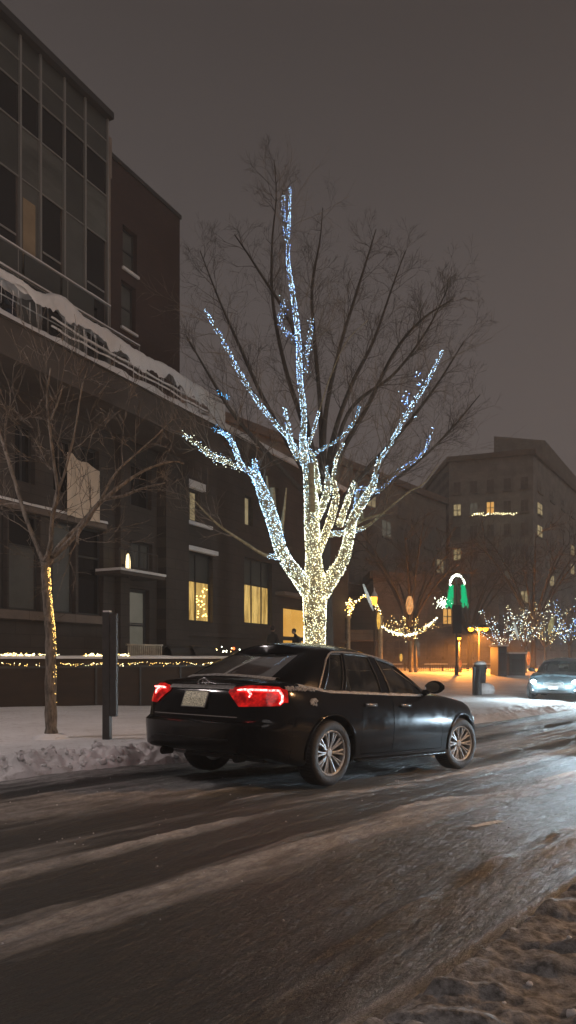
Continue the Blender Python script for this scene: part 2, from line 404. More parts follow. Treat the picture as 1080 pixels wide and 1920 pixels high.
# every facade mesh is modelled in local axes: x along the facade, y = -q (street side negative), z up
def facade_root(name, label, cat='building'):
    e = empty(name, F0, FANG, label, cat); return e
def holed_wall(mb, t0, t1, z0, z1, holes, q=0, thick=.35, mi=0):
    ts = sorted({t0, t1, *[h[0] for h in holes], *[h[1] for h in holes]}); zs = sorted({z0, z1, *[h[2] for h in holes], *[h[3] for h in holes]})
    for i in range(len(ts)-1):
        for j in range(len(zs)-1):
            tm = (ts[i]+ts[i+1])/2; zm = (zs[j]+zs[j+1])/2
            if any(h[0] < tm < h[1] and h[2] < zm < h[3] for h in holes): continue
            mb.add([(ts[i], -q, zs[j]), (ts[i+1], -q, zs[j]), (ts[i+1], -q, zs[j+1]), (ts[i], -q, zs[j+1])], [(0, 1, 2, 3)], mi)
    for a, b_, c, d in holes:
        y0, y1 = -q, -q+thick
        mb.add([(a, y0, c), (b_, y0, c), (b_, y0, d), (a, y0, d), (a, y1, c), (b_, y1, c), (b_, y1, d), (a, y1, d)],
               [(0, 4, 5, 1), (1, 5, 6, 2), (2, 6, 7, 3), (3, 7, 4, 0)], mi)
def window(root, t0, t1, z0, z1, mat, q=0, vbars=(), hbars=(), fm=None, fw=.07, name='window', pmat2=None, split=None, label=None):
    fm = fm or frame_d; y = -q+.22; mb = MB()
    mb.box(t0+.004, t0+fw, y-.04, y+.04, z0+.004, z1-.004); mb.box(t1-fw, t1-.004, y-.04, y+.04, z0+.004, z1-.004)
    mb.box(t0+fw, t1-fw, y-.04, y+.04, z0+.004, z0+fw); mb.box(t0+fw, t1-fw, y-.04, y+.04, z1-fw, z1-.004)
    for t in vbars: mb.box(t-fw/2, t+fw/2, y-.035, y+.035, z0+fw, z1-fw)
    for z in hbars: mb.box(t0+fw, t1-fw, y-.03, y+.03, z-fw/2, z+fw/2)
    w = mb.build(name, fm, root)
    if label: w['label'] = label
    if split is None: MB().box(t0+fw*.5, t1-fw*.5, y, y+.012, z0+fw*.5, z1-fw*.5).build('pane', mat, w)
    else:
        MB().box(t0+fw*.5, t1-fw*.5, y, y+.012, z0+fw*.5, split).build('pane', mat, w)
        MB().box(t0+fw*.5, t1-fw*.5, y, y+.012, split, z1-fw*.5).build('blind', pmat2, w)
    return w

# --- glass fronted office block with the snowy terrace
A = facade_root('office_building', 'tall dark office block with glass curtain wall above a snow laden terrace')
tA0, tA1 = -9.0, ft(199, .3)
mb = MB()
holesA = []
gt = [ft(16), ft(75), ft(98), ft(141), ft(146), ft(194)]
gz0, gz1 = 2.75, 5.75
gw = [(-8.2, -5.4), (-5.1, -2.3), (-2.0, ft(14)), (ft(17), ft(76)), (ft(99), ft(142)), (ft(147), ft(194))]
for a, b_ in gw: holesA.append((a, b_, gz0, gz1))
uw = [(-7.6, -5.6), (-4.4, -2.4), (-1.6, -.1), (ft(28), ft(66)), (ft(100), ft(140)), (ft(152), ft(186))]
for a, b_ in uw: holesA.append((a, b_, 6.7, 8.5))
holed_wall(mb, tA0, ft(216), .6, 9.3, holesA)
mb.box(tA0, ft(216), .001, 14, .6, .7); mb.box(tA0, ft(216), .35, 14, .7, 9.3)
mb.build('wall', stone, A)
for i, (a, b_) in enumerate(gw):
    window(A, a, b_, gz0, gz1, blind_m if i in (2, 3, 4) else glass_dark, hbars=(4.75,) if i != 4 else (), pmat2=glass_dark, split=4.78 if i in (3, 5) else None)
for a, b_ in uw: window(A, a, b_, 6.7, 8.5, glass_dark, vbars=((a+b_)/2,))
mb = MB(); mb.box(tA0, ft(196), -.16, -.003, 2.45, 2.72); mb.box(tA0, ft(196), -.1, -.003, 5.8, 5.98); mb.build('sill', stone_pale, A)
mb = MB()
P = []
for i in range(60):
    t = tA0+(ft(197)-tA0)*i/59; h_ = .05+.05*float(fbm(t*1.3, 0, 3, 5)); P.append([(t, -.14, 5.985), (t, -.13, 5.985+h_), (t, -.06, 5.99+h_*1.3), (t, -.003, 5.985+h_)])
mb.grid(P); mb.build('ledge_snow', snow_cap, A, smooth=True)
# upper curtain wall
bays = [tA0, -7.4, -5.8, -4.2, -2.6, -1.0, ft(35, .3), ft(73, .3), ft(118, .3), ft(157, .3), tA1]
mb = MB(); mb.box(tA0, tA1, -.29, 12, 9.3, 20.0); mb.build('core', beam_m, A)
mm = MB()
def panel(nm, m, *a): MB().box(*a).build(nm, m, A)
for i in range(len(bays)-1):
    a, b_ = bays[i]+.03, bays[i+1]-.03
    r_ = random.random()
    panel('spandrel_panel', panel_g, a, b_, -.33, -.295, 19.25, 19.98); panel('spandrel_panel', panel_g, a, b_, -.33, -.295, 18.5, 19.2)
    panel('spandrel_panel', random.choice([panel_g, panel_g, panel_g2]), a, b_, -.32, -.295, 15.75, 17.28)
    panel('window', glass_dark, a, b_, -.318, -.295, 17.33, 18.46)
    if i % 2 == 0:
        panel('spandrel_panel', blind_m, a, b_, -.325, -.295, 11.4, 15.7)
    else:
        panel('window', glass_dark, a+.1, b_-.1, -.318, -.295, 11.4, 15.7)
        mm.box(a+.1, b_-.1, -.34, -.319, 13.9, 13.96)
    if i == 6: panel('window_blind', blind_w, a+.1, b_-.15, -.34, -.326, 12.6, 15.2)
for t in bays: mm.box(t-.035, t+.035, -.4, -.295, 11.0, 19.98)
for z in (19.22, 18.48, 17.3, 15.72): mm.box(tA0, tA1, -.36, -.331, z-.02, z+.02)
mm.build('mullions', mull, A)
mb = MB(); mb.box(tA0, tA1+.12, -.55, 12, 20.0, 20.22); mb.build('roof', frame_d, A)
mb = MB(); mb.box(tA1+.02, tA1+.16, -.42, -.2, 18.0, 19.4); mb.tube([(tA1+.09, -.36, 18), (tA1+.09, -.36, 10.6)], .05); mb.build('downpipe', conc, A)
# terrace slab with railings, nets and snow
tT0, tT1 = -10, ft(420, 2)
mb = MB(); mb.box(tT0, tT1, -2.0, -.001, 9.32, 10.28); mb.box(tT0, tT1+.04, -2.06, -1.2, 10.281, 10.33); ter = mb.build('terrace', beam_m, A)
def rail(q, z0, z1, t0, t1, mid=(), step=1.6, r=.03, sag=.0, name='railing', mat=mull):
    mb = MB(); n = int((t1-t0)/.2)
    for z in (z1, *mid):
        mb.tube([(t0+(t1-t0)*i/n, -q, z-sag*abs(math.sin(PI*(t1-t0)*i/n/step))) for i in range(n+1)], r if z == z1 else r*.6, 5)
    k = int((t1-t0)/step)
    for i in range(k+1):
        t = t0+(t1-t0)*i/k; mb.tube([(t, -q, z0), (t, -q, z1)], r*.8, 5)
    return mb.build(name, mat, ter)
rail(1.9, 10.33, 11.45, tT0, tT1, (10.95,), 1.55, .03)
rail(1.2, 10.33, 12.2, tT0, ft(265, 1.3), (), 2.1, .035)
rail(.62, 10.33, 13.35, tT0, ft(205, .6), (), 1.9, .035)
mb = MB()
for i in range(8):
    t = -7.4+i*1.55
    if t+1.5 < ft(205, .6): mb.box(t, t+1.45, -.64, -.6, 12.45, 13.3)
mb.build('glass_panels', panel_g, ter)
# snow lying on rails and slab
def snow_strip(q, zf, t0, t1, hf, wid, name, parent, seed, step=.07, drop=None):
    mb = MB(); P = []; n = int((t1-t0)/step)
    for i in range(n+1):
        t = t0+(t1-t0)*i/n; z = zf(t); h_ = hf(t); d = drop(t) if drop else .02
        P.append([(t, -q-wid*.55, z-d), (t, -q-wid*.5, z+h_*.5), (t, -q-wid*.1, z+h_), (t, -q+wid*.35, z+h_*.7), (t, -q+wid*.5, z-.02)])
    mb.grid(P); return mb.build(name, snow_cap, parent, smooth=True)
nz = lambda t, s, k=1.0: float(fbm(t*k, s, 4, 7))
snow_strip(1.5, lambda t: 10.33, tT0, tT1, lambda t: .15+.45*nz(t, 1, 1.3), 1.1, 'slab_snow', ter, 1, .06)
snow_strip(1.9, lambda t: 11.45, tT0, tT1, lambda t: .04+.06*nz(t, 2, 2), .11, 'rail_snow', ter, 2, .08, lambda t: .04+.4*max(0, nz(t, 3, 1.1)-.5)*2)
snow_strip(1.2, lambda t: 12.2, tT0, ft(265, 1.3), lambda t: .03+.05*nz(t, 4, 2), .1, 'rail_snow', ter, 3)
snow_strip(.62, lambda t: 13.36, tT0, ft(205, .6), lambda t: .03+.05*nz(t, 5, 2), .1, 'rail_snow', ter, 4)
# sagging snow laden netting thrown over the front railing
mb = MB(); P = []; n = 420; ta, tb = -1.9, tT1+.1
for i in range(n+1):
    t = ta+(tb-ta)*i/n
    r_ = []; lift = .4*math.exp(-((t-.6)/.6)**2)+.2*max(0, nz(t, 9, .7)-.4)*2; L_ = .1+.62*nz(t*1.0, 21, 1.9)**1.3*(.5+.9*float(sstep(t, -1.5, .5)))+.55*float(sstep(t, tT1-3.2, tT1-.3))
    for j in range(14):
        k = j/13
        q = 1.2+.8*min(1, k*2)+.07*(nz(t*4, k*5+3, 1)-.5); z = 11.52+lift*(1-.5*k)+.18*math.sin(min(1, k*2)*PI)*nz(t*2, 4)-max(0, k-.5)*2*L_+.07*(nz(t*6, 12+k*9, 1)-.5)
        r_.append((t, -q, z))
    P.append(r_)
mb.grid(P); mb.build('snow_drape', snow_cap, ter, smooth=True)
mb = MB()
for i in range(45):
    t = random.uniform(ta, tb); z0 = 11.3+random.uniform(-.3, .1); mb.tube([(t, -1.98, z0), (t+random.uniform(-.05, .05), -1.99, z0-random.uniform(.2, .9))], [.012, .004], 4)
for z, s_ in ((11.0, 3), (10.75, 5)):
    mb.tube([(ta+2+(tb-ta-2)*i/60, -1.97, z+.3*(nz(i*.12, s_)-.5)) for i in range(61)], .03, 5)
mb.build('icicles', snow_cap, ter)
mb = MB()                                               # pale banner
P = []
for i in range(13):
    t = ft(126, .2)+(ft(187, .2)-ft(126, .2))*i/12
    P.append([(t, -.2-.04*math.sin(i*1.3), 5.95+(2.05-.25*i/12+.05*math.sin(i))*j/6) for j in range(7)])
mb.grid(P); mb.build('banner', banner_m, A, smooth=True)

# --- red brick block, the door bay under it
B = facade_root('brick_building', 'dark red brick block with two narrow windows and a lit entrance door below')
tB0, tB1 = ft(200)+.001, ft(337)
wa, wb = ft(230), ft(257)
mb = MB(); holes = [(wa, wb, 15.55, 17.1), (wa-.08, wb-.08, 13.35, 15.05)]
holed_wall(mb, tB0, tB1, 9.301, 19.15, holes); mb.box(tB0, tB1, .35, 12, 9.301, 19.15); mb.box(tB1-.001, tB1, 0, .35, 9.31, 19.14)
mb.build('brick_wall', brick, B)
for h_ in holes: window(B, *h_, blind_m, fw=.06, hbars=((h_[2]+h_[3])/2,))
MB().box(wa-.05, wb+.05, -.09, -.002, 15.45, 15.54).build('snowy_sill', snow_cap, B); MB().box(wa-.13, wb-.03, -.09, -.002, 13.25, 13.34).build('snowy_sill', snow_cap, B)
mb = MB(); mb.box(tB0, tB1+.05, -.06, 12, 19.151, 19.3); mb.build('roof', frame_d, B)
e0, e1 = ft(216)+.001, ft(345)
dt0, dt1 = ft(236), ft(286); dz0 = 1.0; dz1 = fzz(236, 1100)
ot0, ot1 = ft(221), ft(292); oz0, oz1 = fzz(221, 1058), fzz(221, 1005)
mb = MB(); holes = [(dt0, dt1, dz0, dz1), (ot0, ot1, oz0, oz1), (ft(224), ft(290), 7.0, 8.6)]
holed_wall(mb, e0, e1, .6, 9.3, holes, q=-.15); mb.box(e0, e1, .5, 10, .6, 9.3)
mb.box(e0, e0+.5, -.25, .14, .6, 9.3); mb.box(ft(300), ft(343), -.3, .14, .6, 9.3)
mb.build('entrance_wall', stone, B)
window(B, ft(224), ft(290), 7.0, 8.6, glass_dark, q=-.15, vbars=((ft(224)+ft(290))/2,))
n4_ = [(ot0+(ot1-ot0)*k/4) for k in (1, 2, 3)]
window(B, ot0, ot1, oz0, oz1, blind_m, q=-.15, vbars=n4_, fw=.08)
dr = window(B, dt0, dt1, dz0, dz1, win_dim, q=-.15, hbars=(dz0+.35, (dz0+dz1)/2+.1), fw=.13, name='door')
MB().tube([(dt0+.25, .25, (dz0+dz1)/2+.1), (dt0+1.3, .25, (dz0+dz1)/2+.1)], .025, 6).build('handle', mull, dr)
mb = MB(); cz = fzz(260, 1083); mb.box(ft(226, 1), ft(310, 1), -1.0, .149, cz-.12, cz); cn = mb.build('canopy', beam_m, B)
mb = MB(); mb.box(ft(226, 1)-.02, ft(310, 1)+.02, -1.03, .1, cz+.002, cz+.09); mb.build('snow_layer', snow_cap, cn)
mb = MB(); c0, c1 = ft(226, 1), ft(310, 1)
for z in (cz+.75,): mb.tube([(c0, -.95, z), (c1-.4, -.95, z)], .025, 5)
for i in range(9): mb.tube([(c0+(c1-.4-c0)*i/8, -.95, cz+.08), (c0+(c1-.4-c0)*i/8, -.95, cz+.75)], .014, 4)
mb.build('railing', metal_d, cn)
# wall lantern
lt = ft(236, .4); lz = fzz(236, 1063)
LN = empty('wall_lantern', F0+FD*lt+FM*.5+Vector((0, 0, lz)), FANG, 'glowing glass wall lantern beside the entrance canopy', 'lantern')
MB().lathe([(.001, -.45), (.05, -.4), (.08, -.2), (.085, .1), (.06, .34), (.001, .4)], 12).build('glass_shade', L_sconce, LN, smooth=True)
mb = MB(); mb.box(-.05, .05, .1, .62, -.05, .03); mb.lathe([(.001, .52), (.1, .4), (.13, .39), (.001, .395)], 12); mb.lathe([(.001, -.52), (.05, -.46), (.08, -.44), (.001, -.44)], 12); mb.build('bracket', metal_d, LN)

# --- stone building with lit windows
C = facade_root('stone_building', 'brown stone building with yellow lit windows behind the wrapped tree')
c0, c1 = e1+.001, ft(652)
def hw(u0, u1, v0, v1): return (ft(u0), ft(u1), fzz((u0+u1)/2, v1), fzz((u0+u1)/2, v0))
L1 = hw(346, 399, 1037, 1166); L2 = hw(458, 510, 1050, 1171); L3 = hw(348, 375, 918, 976); L4 = hw(459, 474, 930, 985); L5 = hw(516, 524, 915, 965)
L4 = (L4[0], L4[1], L4[2], L4[3]); D1 = (ft(531), ft(584), .95, fzz(550, 1139))
mb = MB(); holes = [L1, L2, L3, L4, L5, D1]
holed_wall(mb, c0, c1, .6, 11.5, holes); mb.box(c0, c1, .36, 10, .6, 11.5); mb.box(c1-.001, c1, 0, .36, .6, 11.5)
mb.box(c0+.001, c1-.001, -.12, -.002, 2.2, 2.4); mb.build('wall', stone, C)
m1 = lambda L, k=.5: L[0]+(L[1]-L[0])*k
window(C, *L1, win_y, vbars=(m1(L1),), pmat2=panel_g, split=fzz(372, 1091), hbars=(fzz(372, 1089),), label='yellow lit window with blind half down')
window(C, *L2, win_y, vbars=(m1(L2, .36), m1(L2, .72)), pmat2=panel_g, split=fzz(484, 1099), hbars=(fzz(484, 1097),))
window(C, *L3, win_p, vbars=(m1(L3),)); window(C, *L4, win_p); window(C, *L5, win_y)
window(C, *D1, win_o, fw=.09, name='doorway')
for i, (L, k) in enumerate(((L1, .18), (L3, .3), (L2, .0))):
    if k: MB().box(L[0]-.1, L[1]+.15, -.2, -.002, L[3]+.02, L[3]+.02+k).build('snowy_lintel', snow_cap, C)
MB().box(L3[0]-.1, L3[1]+.8, -.14, -.002, L3[2]-.2, L3[2]-.06).build('snowy_sill', snow_cap, C)
mb = MB(); mb.box(D1[0]-.9, D1[1]+.6, -.55, -.003, D1[3]+.5, D1[3]+.68); mb.build('door_hood', stone_pale, C)
MB().box(c0, c1+.1, -.15, 10, 11.501, 11.75).build('roof', snow_cap, C)
MB().box(ft(600), ft(600)+.5, -.18, -.003, .7, 11.45).build('pilaster', stone_pale, C)
# small lights twinkling inside the first lit window
mb = MB()
for k in range(26):
    x_ = random.uniform(m1(L1, .55), L1[1]-.12); z_ = random.uniform(L1[2]+.2, fzz(372, 1096)); mb.ball((x_, .2, z_), .028, n=4)
mb.build('window_lights', L_gold, C)

# --- snow topped retaining wall in front with raised terrace
W0 = Vector((-7.2, 18.5, 0)); WD = Vector((.695, .72, 0)).normalized(); WANG = math.atan2(WD.y, WD.x); WN = Vector((WD.y, -WD.x, 0))
WL = empty('retaining_wall', W0, WANG, 'long brown panelled wall with a snow covered top along the pavement', 'wall')
wt0, wt1, wtop = -9, 9.3, 1.27
mb = MB(); mb.box(wt0, wt1, 0, .35, -.3, wtop); mb.box(wt1, wt1+.3, 0, 9, -.3, wtop); mb.build('wall_face', wallp, WL)
mb = MB()
for i in range(13):
    t = wt0+i*1.46; mb.box(t, t+.06, -.035, -.002, -.2, wtop-.22)
mb.box(wt0, wt1, -.03, -.002, wtop-.27, wtop-.21)
mb.build('panel_battens', metal_d, WL)
mb = MB(); P = []
for i in range(200):
    t = wt0+(wt1+.3-wt0)*i/199; h_ = .05+.04*nz(t, 3, 2); P.append([(t, -.07, wtop-.02), (t, -.075, wtop+h_*.6), (t, .1, wtop+h_), (t, .3, wtop+h_), (t, .42, wtop-.02)])
mb.grid(P); mb.build('snow_cap', snow_cap, WL, smooth=True)
mb = MB()
def WP(t, q, z): p = W0+WD*t+WN*q; return (p.x, p.y, z)
def FP(t, q, z): p = F0+FD*t+FM*q; return (p.x, p.y, z)
tp = [WP(wt0, -.36, .8), WP(wt1, -.36, .8), FP(c1, -.3, .8), FP(tA0, -.3, .8)]
mb.add(tp+[(p[0], p[1], -.4) for p in tp], [(0, 1, 2, 3), (0, 4, 5, 1), (1, 5, 6, 2), (2, 6, 7, 3), (3, 7, 4, 0)])
tag(mb.build('raised_path', snow_far), 'raised snowy forecourt between the wall and the buildings', 'path', kind='structure')

# bench and covered furniture on the forecourt
def bench(loc, rz, w, label):
    r = empty('park_bench', loc, rz, label, 'bench')
    mb = MB()
    for i in range(int(w/.075)): mb.box(-w/2+i*.075, -w/2+i*.075+.04, .2, .24, .42, .85)
    mb.box(-w/2-.03, w/2+.03, .18, .26, .85, .9); mb.box(-w/2-.03, w/2+.03, .18, .26, .4, .44); mb.build('backrest', pole_m, r)
    mb = MB()
    for k in range(5): mb.box(-w/2, w/2, -.22+k*.085, -.16+k*.085, .41, .44)
    mb.build('seat', metal_d, r)
    for x in (-w/2+.1, w/2-.1):
        mb = MB(); mb.box(x-.03, x+.03, -.22, -.17, 0, .41); mb.box(x-.03, x+.03, .2, .25, 0, .41); mb.box(x-.03, x+.03, -.17, .2, .3, .36); mb.build('leg', metal_d, r)
    return r
bp = at(264, 1212, 24.2); bench((bp.x, bp.y, .82), WANG+PI, 1.35, 'slatted bench seen over the wall below the entrance door')
for u_, lab in ((335, 'dark covered barbecue just right of the slatted bench'), (378, 'dark covered barbecue behind the snowy wall near the car roof')):
    p_ = at(u_, 1212, 25.2+.01*(u_-335)); r = empty('barbecue', (p_.x, p_.y, .8), WANG, lab, 'barbecue')
    mb = MB(); P = []
    for i in range(9):
        a = PI*i/8; P.append([(-.5, -.28*math.cos(a), .5+.35*math.sin(a)), (-.48, -.3*math.cos(a), .5+.4*math.sin(a)), (.48, -.3*math.cos(a), .5+.4*math.sin(a)), (.5, -.28*math.cos(a), .5+.35*math.sin(a))])
    mb.grid(P); mb.box(-.5, .5, -.29, .29, .3, .5); mb.build('hood', metal_d, r)
    mb = MB(); mb.box(-.7, -.51, -.25, .25, .46, .5); mb.box(.51, .7, -.25, .25, .46, .5); mb.build('side_shelf', metal_d, r)
    for x in (-.42, .42): MB().box(x-.03, x+.03, -.22, .22, 0, .3).build('leg', metal_d, r)

# ------------------------------------------------------------------ light strings
OCT_V = np.array([(1, 0, 0), (-1, 0, 0), (0, 1, 0), (0, -1, 0), (0, 0, 1), (0, 0, -1)], float)
OCT_F = np.array([(0, 2, 4), (2, 1, 4), (1, 3, 4), (3, 0, 4), (2, 0, 5), (1, 2, 5), (3, 1, 5), (0, 3, 5)])
def bulbs(name, pts, rad, mis, mats, label, group=None, cat='string lights', parent=None):
    pts = np.array(pts, float); n = len(pts); rad = np.broadcast_to(np.array(rad, float), (n,))
    V = (pts[:, None, :]+OCT_V[None]*rad[:, None, None]).reshape(-1, 3); Fc = (OCT_F[None]+6*np.arange(n)[:, None, None]).reshape(-1, 3)
    me = bpy.data.meshes.new(name); me.vertices.add(len(V)); me.vertices.foreach_set('co', V.ravel())
    me.loops.add(Fc.size); me.loops.foreach_set('vertex_index', Fc.ravel().astype(np.int32))
    me.polygons.add(len(Fc)); me.polygons.foreach_set('loop_start', np.arange(0, Fc.size, 3, dtype=np.int32))
    used = sorted(set(int(m) for m in mis)); remap = {m: i for i, m in enumerate(used)}
    for m in used: me.materials.append(mats[m])
    me.polygons.foreach_set('material_index', np.repeat(np.array([remap[int(m)] for m in mis], dtype=np.int32), 8))
    me.update(calc_edges=True)
    o = bpy.data.objects.new(name, me); COL.objects.link(o)
    if parent: o.parent = parent
    if label: tag(o, label, cat, group)
    return o
def limb_pts(px, Y0, dY, n=None):                       # px: (u, v, radius px) polyline -> smooth 3-D points and radii
    P = np.array([(u, v, r, Y0+dy) for (u, v, r), dy in zip(px, dY)])
    S = catmull(P, n or max(6, len(px)*4)); out = []; rr_ = []
    for u, v, r, Y in S:
        out.append(at(u, v, Y)); rr_.append(max(.006, r/F*Y))
    return out, rr_
def wrap(pts, rads, dens, zc, rb=(.0045, .0095), extra=.0):  # bulbs spread over a limb
    out = []; mi = []; rd = []
    for i in range(len(pts)-1):
        a, b_ = pts[i], pts[i+1]; L = (b_-a).length; r = (rads[i]+rads[i+1])/2
        n = np.random.poisson(dens*2.2*L*(2*PI*r+.06))
        t = (b_-a).normalized(); x = t.orthogonal().normalized(); y = t.cross(x)
        for k in range(n):
            f = random.random(); an = random.uniform(0, 2*PI); rr_ = r+.012+abs(random.gauss(0, extra))
            p = a.lerp(b_, f)+(x*math.cos(an)+y*math.sin(an))*rr_
            out.append(p); mi.append(zc(p)); rd.append(random.uniform(*rb))
    return out, mi, rd

# branching twigs
def twigs(mb, p, d, L, r, lev, spread=.45, up=.12, seg=4, curve=.14, n=3, side=3, maxlev=4):
    pts = [p.copy()]; rad = [r]; q = p.copy(); dd = d.copy()
    for i in range(seg):
        dd = (dd+Vector((random.gauss(0, curve), random.gauss(0, curve), random.gauss(0, curve)+up*.3))).normalized()
        q = q+dd*(L/seg); pts.append(q.copy()); rad.append(max(.003, r*(1-.75*(i+1)/seg)))
    mb.tube(pts, rad, side if lev else 5, cap=False)
    if lev >= maxlev: return
    for k in range(n if lev < 2 else n-0):
        f = random.uniform(.25, 1.0); i = min(int(f*seg), seg-1); b_ = pts[i].lerp(pts[i+1], f*seg-i)
        ax = dd.orthogonal().normalized(); ax.rotate(Matrix.Rotation(random.uniform(0, 2*PI), 3, dd))
        nd = (dd+ax*random.uniform(.5, 1.3)*spread*1.6).normalized(); nd = (nd+Vector((0, 0, up))).normalized()
        twigs(mb, b_, nd, L*random.uniform(.5, .75), max(.004, r*random.uniform(.4, .6)), lev+1, spread, up, max(3, seg-1), curve, n, side, maxlev)

# --- the big tree wrapped in lights
TY = 24.0
T = empty('wrapped_tree', at(590, 1305, TY), 0, 'big bare tree whose trunk and limbs are wrapped in white lights', 'tree')
def rel(o, r): o.parent = r; o.matrix_parent_inverse = Matrix.Translation(-r.location); return o
LIMBS = {
 'trunk': ([(592, 1312, 30), (590, 1250, 24), (590, 1190, 22), (590, 1110, 24), (588, 1050, 19), (585, 990, 18), (584, 940, 17), (576, 880, 15), (568, 835, 12), (570, 790, 9), (568, 755, 9), (563, 720, 9), (561, 680, 9), (560, 640, 8), (553, 580, 8), (546, 530, 7), (540, 490, 5.5), (541, 440, 4), (543, 395, 3), (544, 352, 2)], 0, 0),
 'left': ([(585, 1115, 18), (562, 1085, 15), (530, 1039, 14), (512, 979, 15), (495, 930, 14), (479, 893, 11), (452, 872, 8), (440, 840, 7), (428, 818, 6), (408, 808, 3)], -1.6, 1),
 'leftfork': ([(484, 905, 11), (479, 885, 10), (477, 862, 5)], -1.2, 1),
 'leftlow': ([(460, 878, 6), (425, 868, 6), (395, 852, 5), (368, 831, 3.5), (340, 811, 2)], -2.4, 1),
 'upleft': ([(570, 870, 8), (547, 830, 6), (520, 798, 5), (480, 748, 4.5), (440, 682, 4), (410, 625, 3.5), (383, 579, 1.5)], -1.5, 1),
 'upshort': ([(560, 862, 6), (547, 835, 6), (541, 800, 5), (533, 764, 2.5)], -1, 1),
 'upright': ([(598, 925, 7), (589, 860, 6), (577, 838, 5), (588, 808, 4), (602, 759, 2.5), (622, 700, 2), (650, 640, 1.5), (690, 600, 1.2)], -.8, 1),
 'bluearm': ([(584, 856, 4), (610, 838, 4), (637, 822, 3.5), (663, 793, 3.5), (674, 763, 2)], -1.6, 1),
 'r1': ([(594, 1040, 10), (606, 1011, 9), (618, 979, 9), (630, 933, 7.5), (626, 900, 6), (630, 863, 5), (645, 829, 2.5)], -1.0, 1),
 'r2': ([(592, 975, 9), (604, 950, 9), (614, 919, 8), (613, 873, 3.5)], .8, 1),
 'right': ([(598, 1118, 17), (618, 1088, 15), (642, 1052, 13), (654, 1008, 11), (661, 975, 10), (683, 937, 7), (701, 905, 6), (711, 863, 5), (734, 830, 4.5), (752, 793, 4), (768, 768, 4), (793, 730, 3.5), (812, 695, 3), (831, 656, 1.5)], -1.8, 1),
 'r4': ([(636, 985, 8), (648, 950, 7), (658, 922, 6), (664, 903, 3)], .7, 1),
 'r5': ([(664, 985, 5), (668, 940, 4), (672, 916, 3), (696, 919, 2.2), (716, 919, 2.5), (738, 891, 3), (765, 872, 3), (791, 853, 2), (803, 830, 1.3), (812, 802, 1)], -1.4, 1),
 'r6': ([(618, 1002, 7), (655, 998, 5.5), (692, 984, 3.5), (720, 960, 3), (766, 923, 2), (794, 907, 1.6), (822, 871, 1)], -1.9, 1),
 'r7': ([(655, 1005, 6), (670, 982, 4), (690, 972, 3), (722, 962, 2)], -1.5, 1),
 'lowleft': ([(532, 1046, 7), (516, 1044, 6), (493, 1039, 4), (456, 1016, 3.5), (414, 988, 3), (386, 962, 2), (366, 940, 1.3)], -2.0, 1),
 'top2': ([(541, 470, 3), (535, 430, 3), (531, 395, 2), (532, 360, 1.5)], .4, 1),
 'top3': ([(560, 640, 3), (533, 620, 2), (526, 600, 3), (532, 575, 3), (526, 550, 1.5)], .6, 1),
 'top4': ([(573, 700, 3), (577, 660, 3.5), (582, 625, 3), (584, 595, 1.5)], -.5, 1),
}
def zcol(lo, hi):                                       # warm low down, white, then blue at the tips
    def f(p):
        h_ = p.z+random.gauss(0, .8)
        return 0 if h_ < lo and random.random() < .6 else (1 if h_ < (lo+hi)/2 else (2 if h_ < hi+1.5 or random.random() < .6 else 3))
    return f
tb = MB(); cb = MB(); LP = {}
for k, (px_, dy, _) in LIMBS.items():
    n = len(px_); dYs = [dy*(i/(n-1)) for i in range(n)]
    P, R_ = limb_pts([(u_, v_, r_*(.9 if v_ > 1060 else .76 if v_ > 900 else .5)) for u_, v_, r_ in px_], TY, dYs, n*5); LP[k] = (P, R_)
    tb.tube(P, [r*(1+.08*math.sin(i*1.7)) for i, r in enumerate(R_)], 9 if R_[0] > .1 else 6)
# stubs of sawn limbs
for px_ in ([(515, 990, 6), (512, 940, 6), (510, 915, 6)], [(505, 950, 3), (502, 920, 3), (500, 893, 2)], [(585, 960, 7), (584, 900, 6), (583, 868, 6)], [(527, 1000, 4), (533, 955, 3), (537, 915, 1.5)], [(680, 975, 3), (674, 940, 2.5), (668, 905, 2)]):
    P, R_ = limb_pts(px_, TY-.3, [0]*len(px_), 8); tb.tube(P, R_, 6)
for k, (P, R_) in LP.items():
    n = {'trunk': 16, 'right': 26, 'left': 10, 'upleft': 16}.get(k, 8)
    for j in range(n):
        i = int(len(P)*(.45+.55*random.random()))-1; i = max(2, min(i, len(P)-2)); d = (P[i+1]-P[i-1]).normalized()
        ax = d.orthogonal(); ax.rotate(Matrix.Rotation(random.uniform(0, 2*PI), 3, d))
        twigs(cb, P[i], (d+ax*.8+Vector((0, 0, .15))).normalized(), random.uniform(.8, 1.7), min(R_[i]*.5, .02), 1, maxlev=3, n=3)
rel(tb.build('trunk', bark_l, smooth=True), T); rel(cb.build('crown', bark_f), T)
STR = {'trunk': (150, zcol(5.0, 8.7), .0), 'left': (170, zcol(3, 6.6), .01), 'leftfork': (170, lambda p: random.choice([2, 2, 3, 6]), .02), 'leftlow': (120, lambda p: random.choice([1, 1, 2]), .05),
 'upleft': (150, zcol(4, 8.6), .02), 'upshort': (150, zcol(6, 8.2), .02), 'upright': (130, zcol(6, 8.8), .01), 'bluearm': (110, lambda p: random.choice([2, 6]), .01),
 'r1': (160, zcol(6.4, 8.8), .0), 'r2': (120, zcol(6, 8.6), .0), 'right': (150, zcol(4.5, 8.4), .02), 'r4': (150, zcol(6, 9), .0), 'r5': (110, lambda p: random.choice([2, 3]), .02),
 'r6': (90, lambda p: random.choice([1, 2]), .0), 'lowleft': (80, lambda p: 2, .0), 'top2': (110, lambda p: random.choice([2, 3, 3]), .03), 'top3': (120, lambda p: random.choice([2, 3]), .05), 'top4': (120, lambda p: random.choice([2, 2, 3]), .05)}
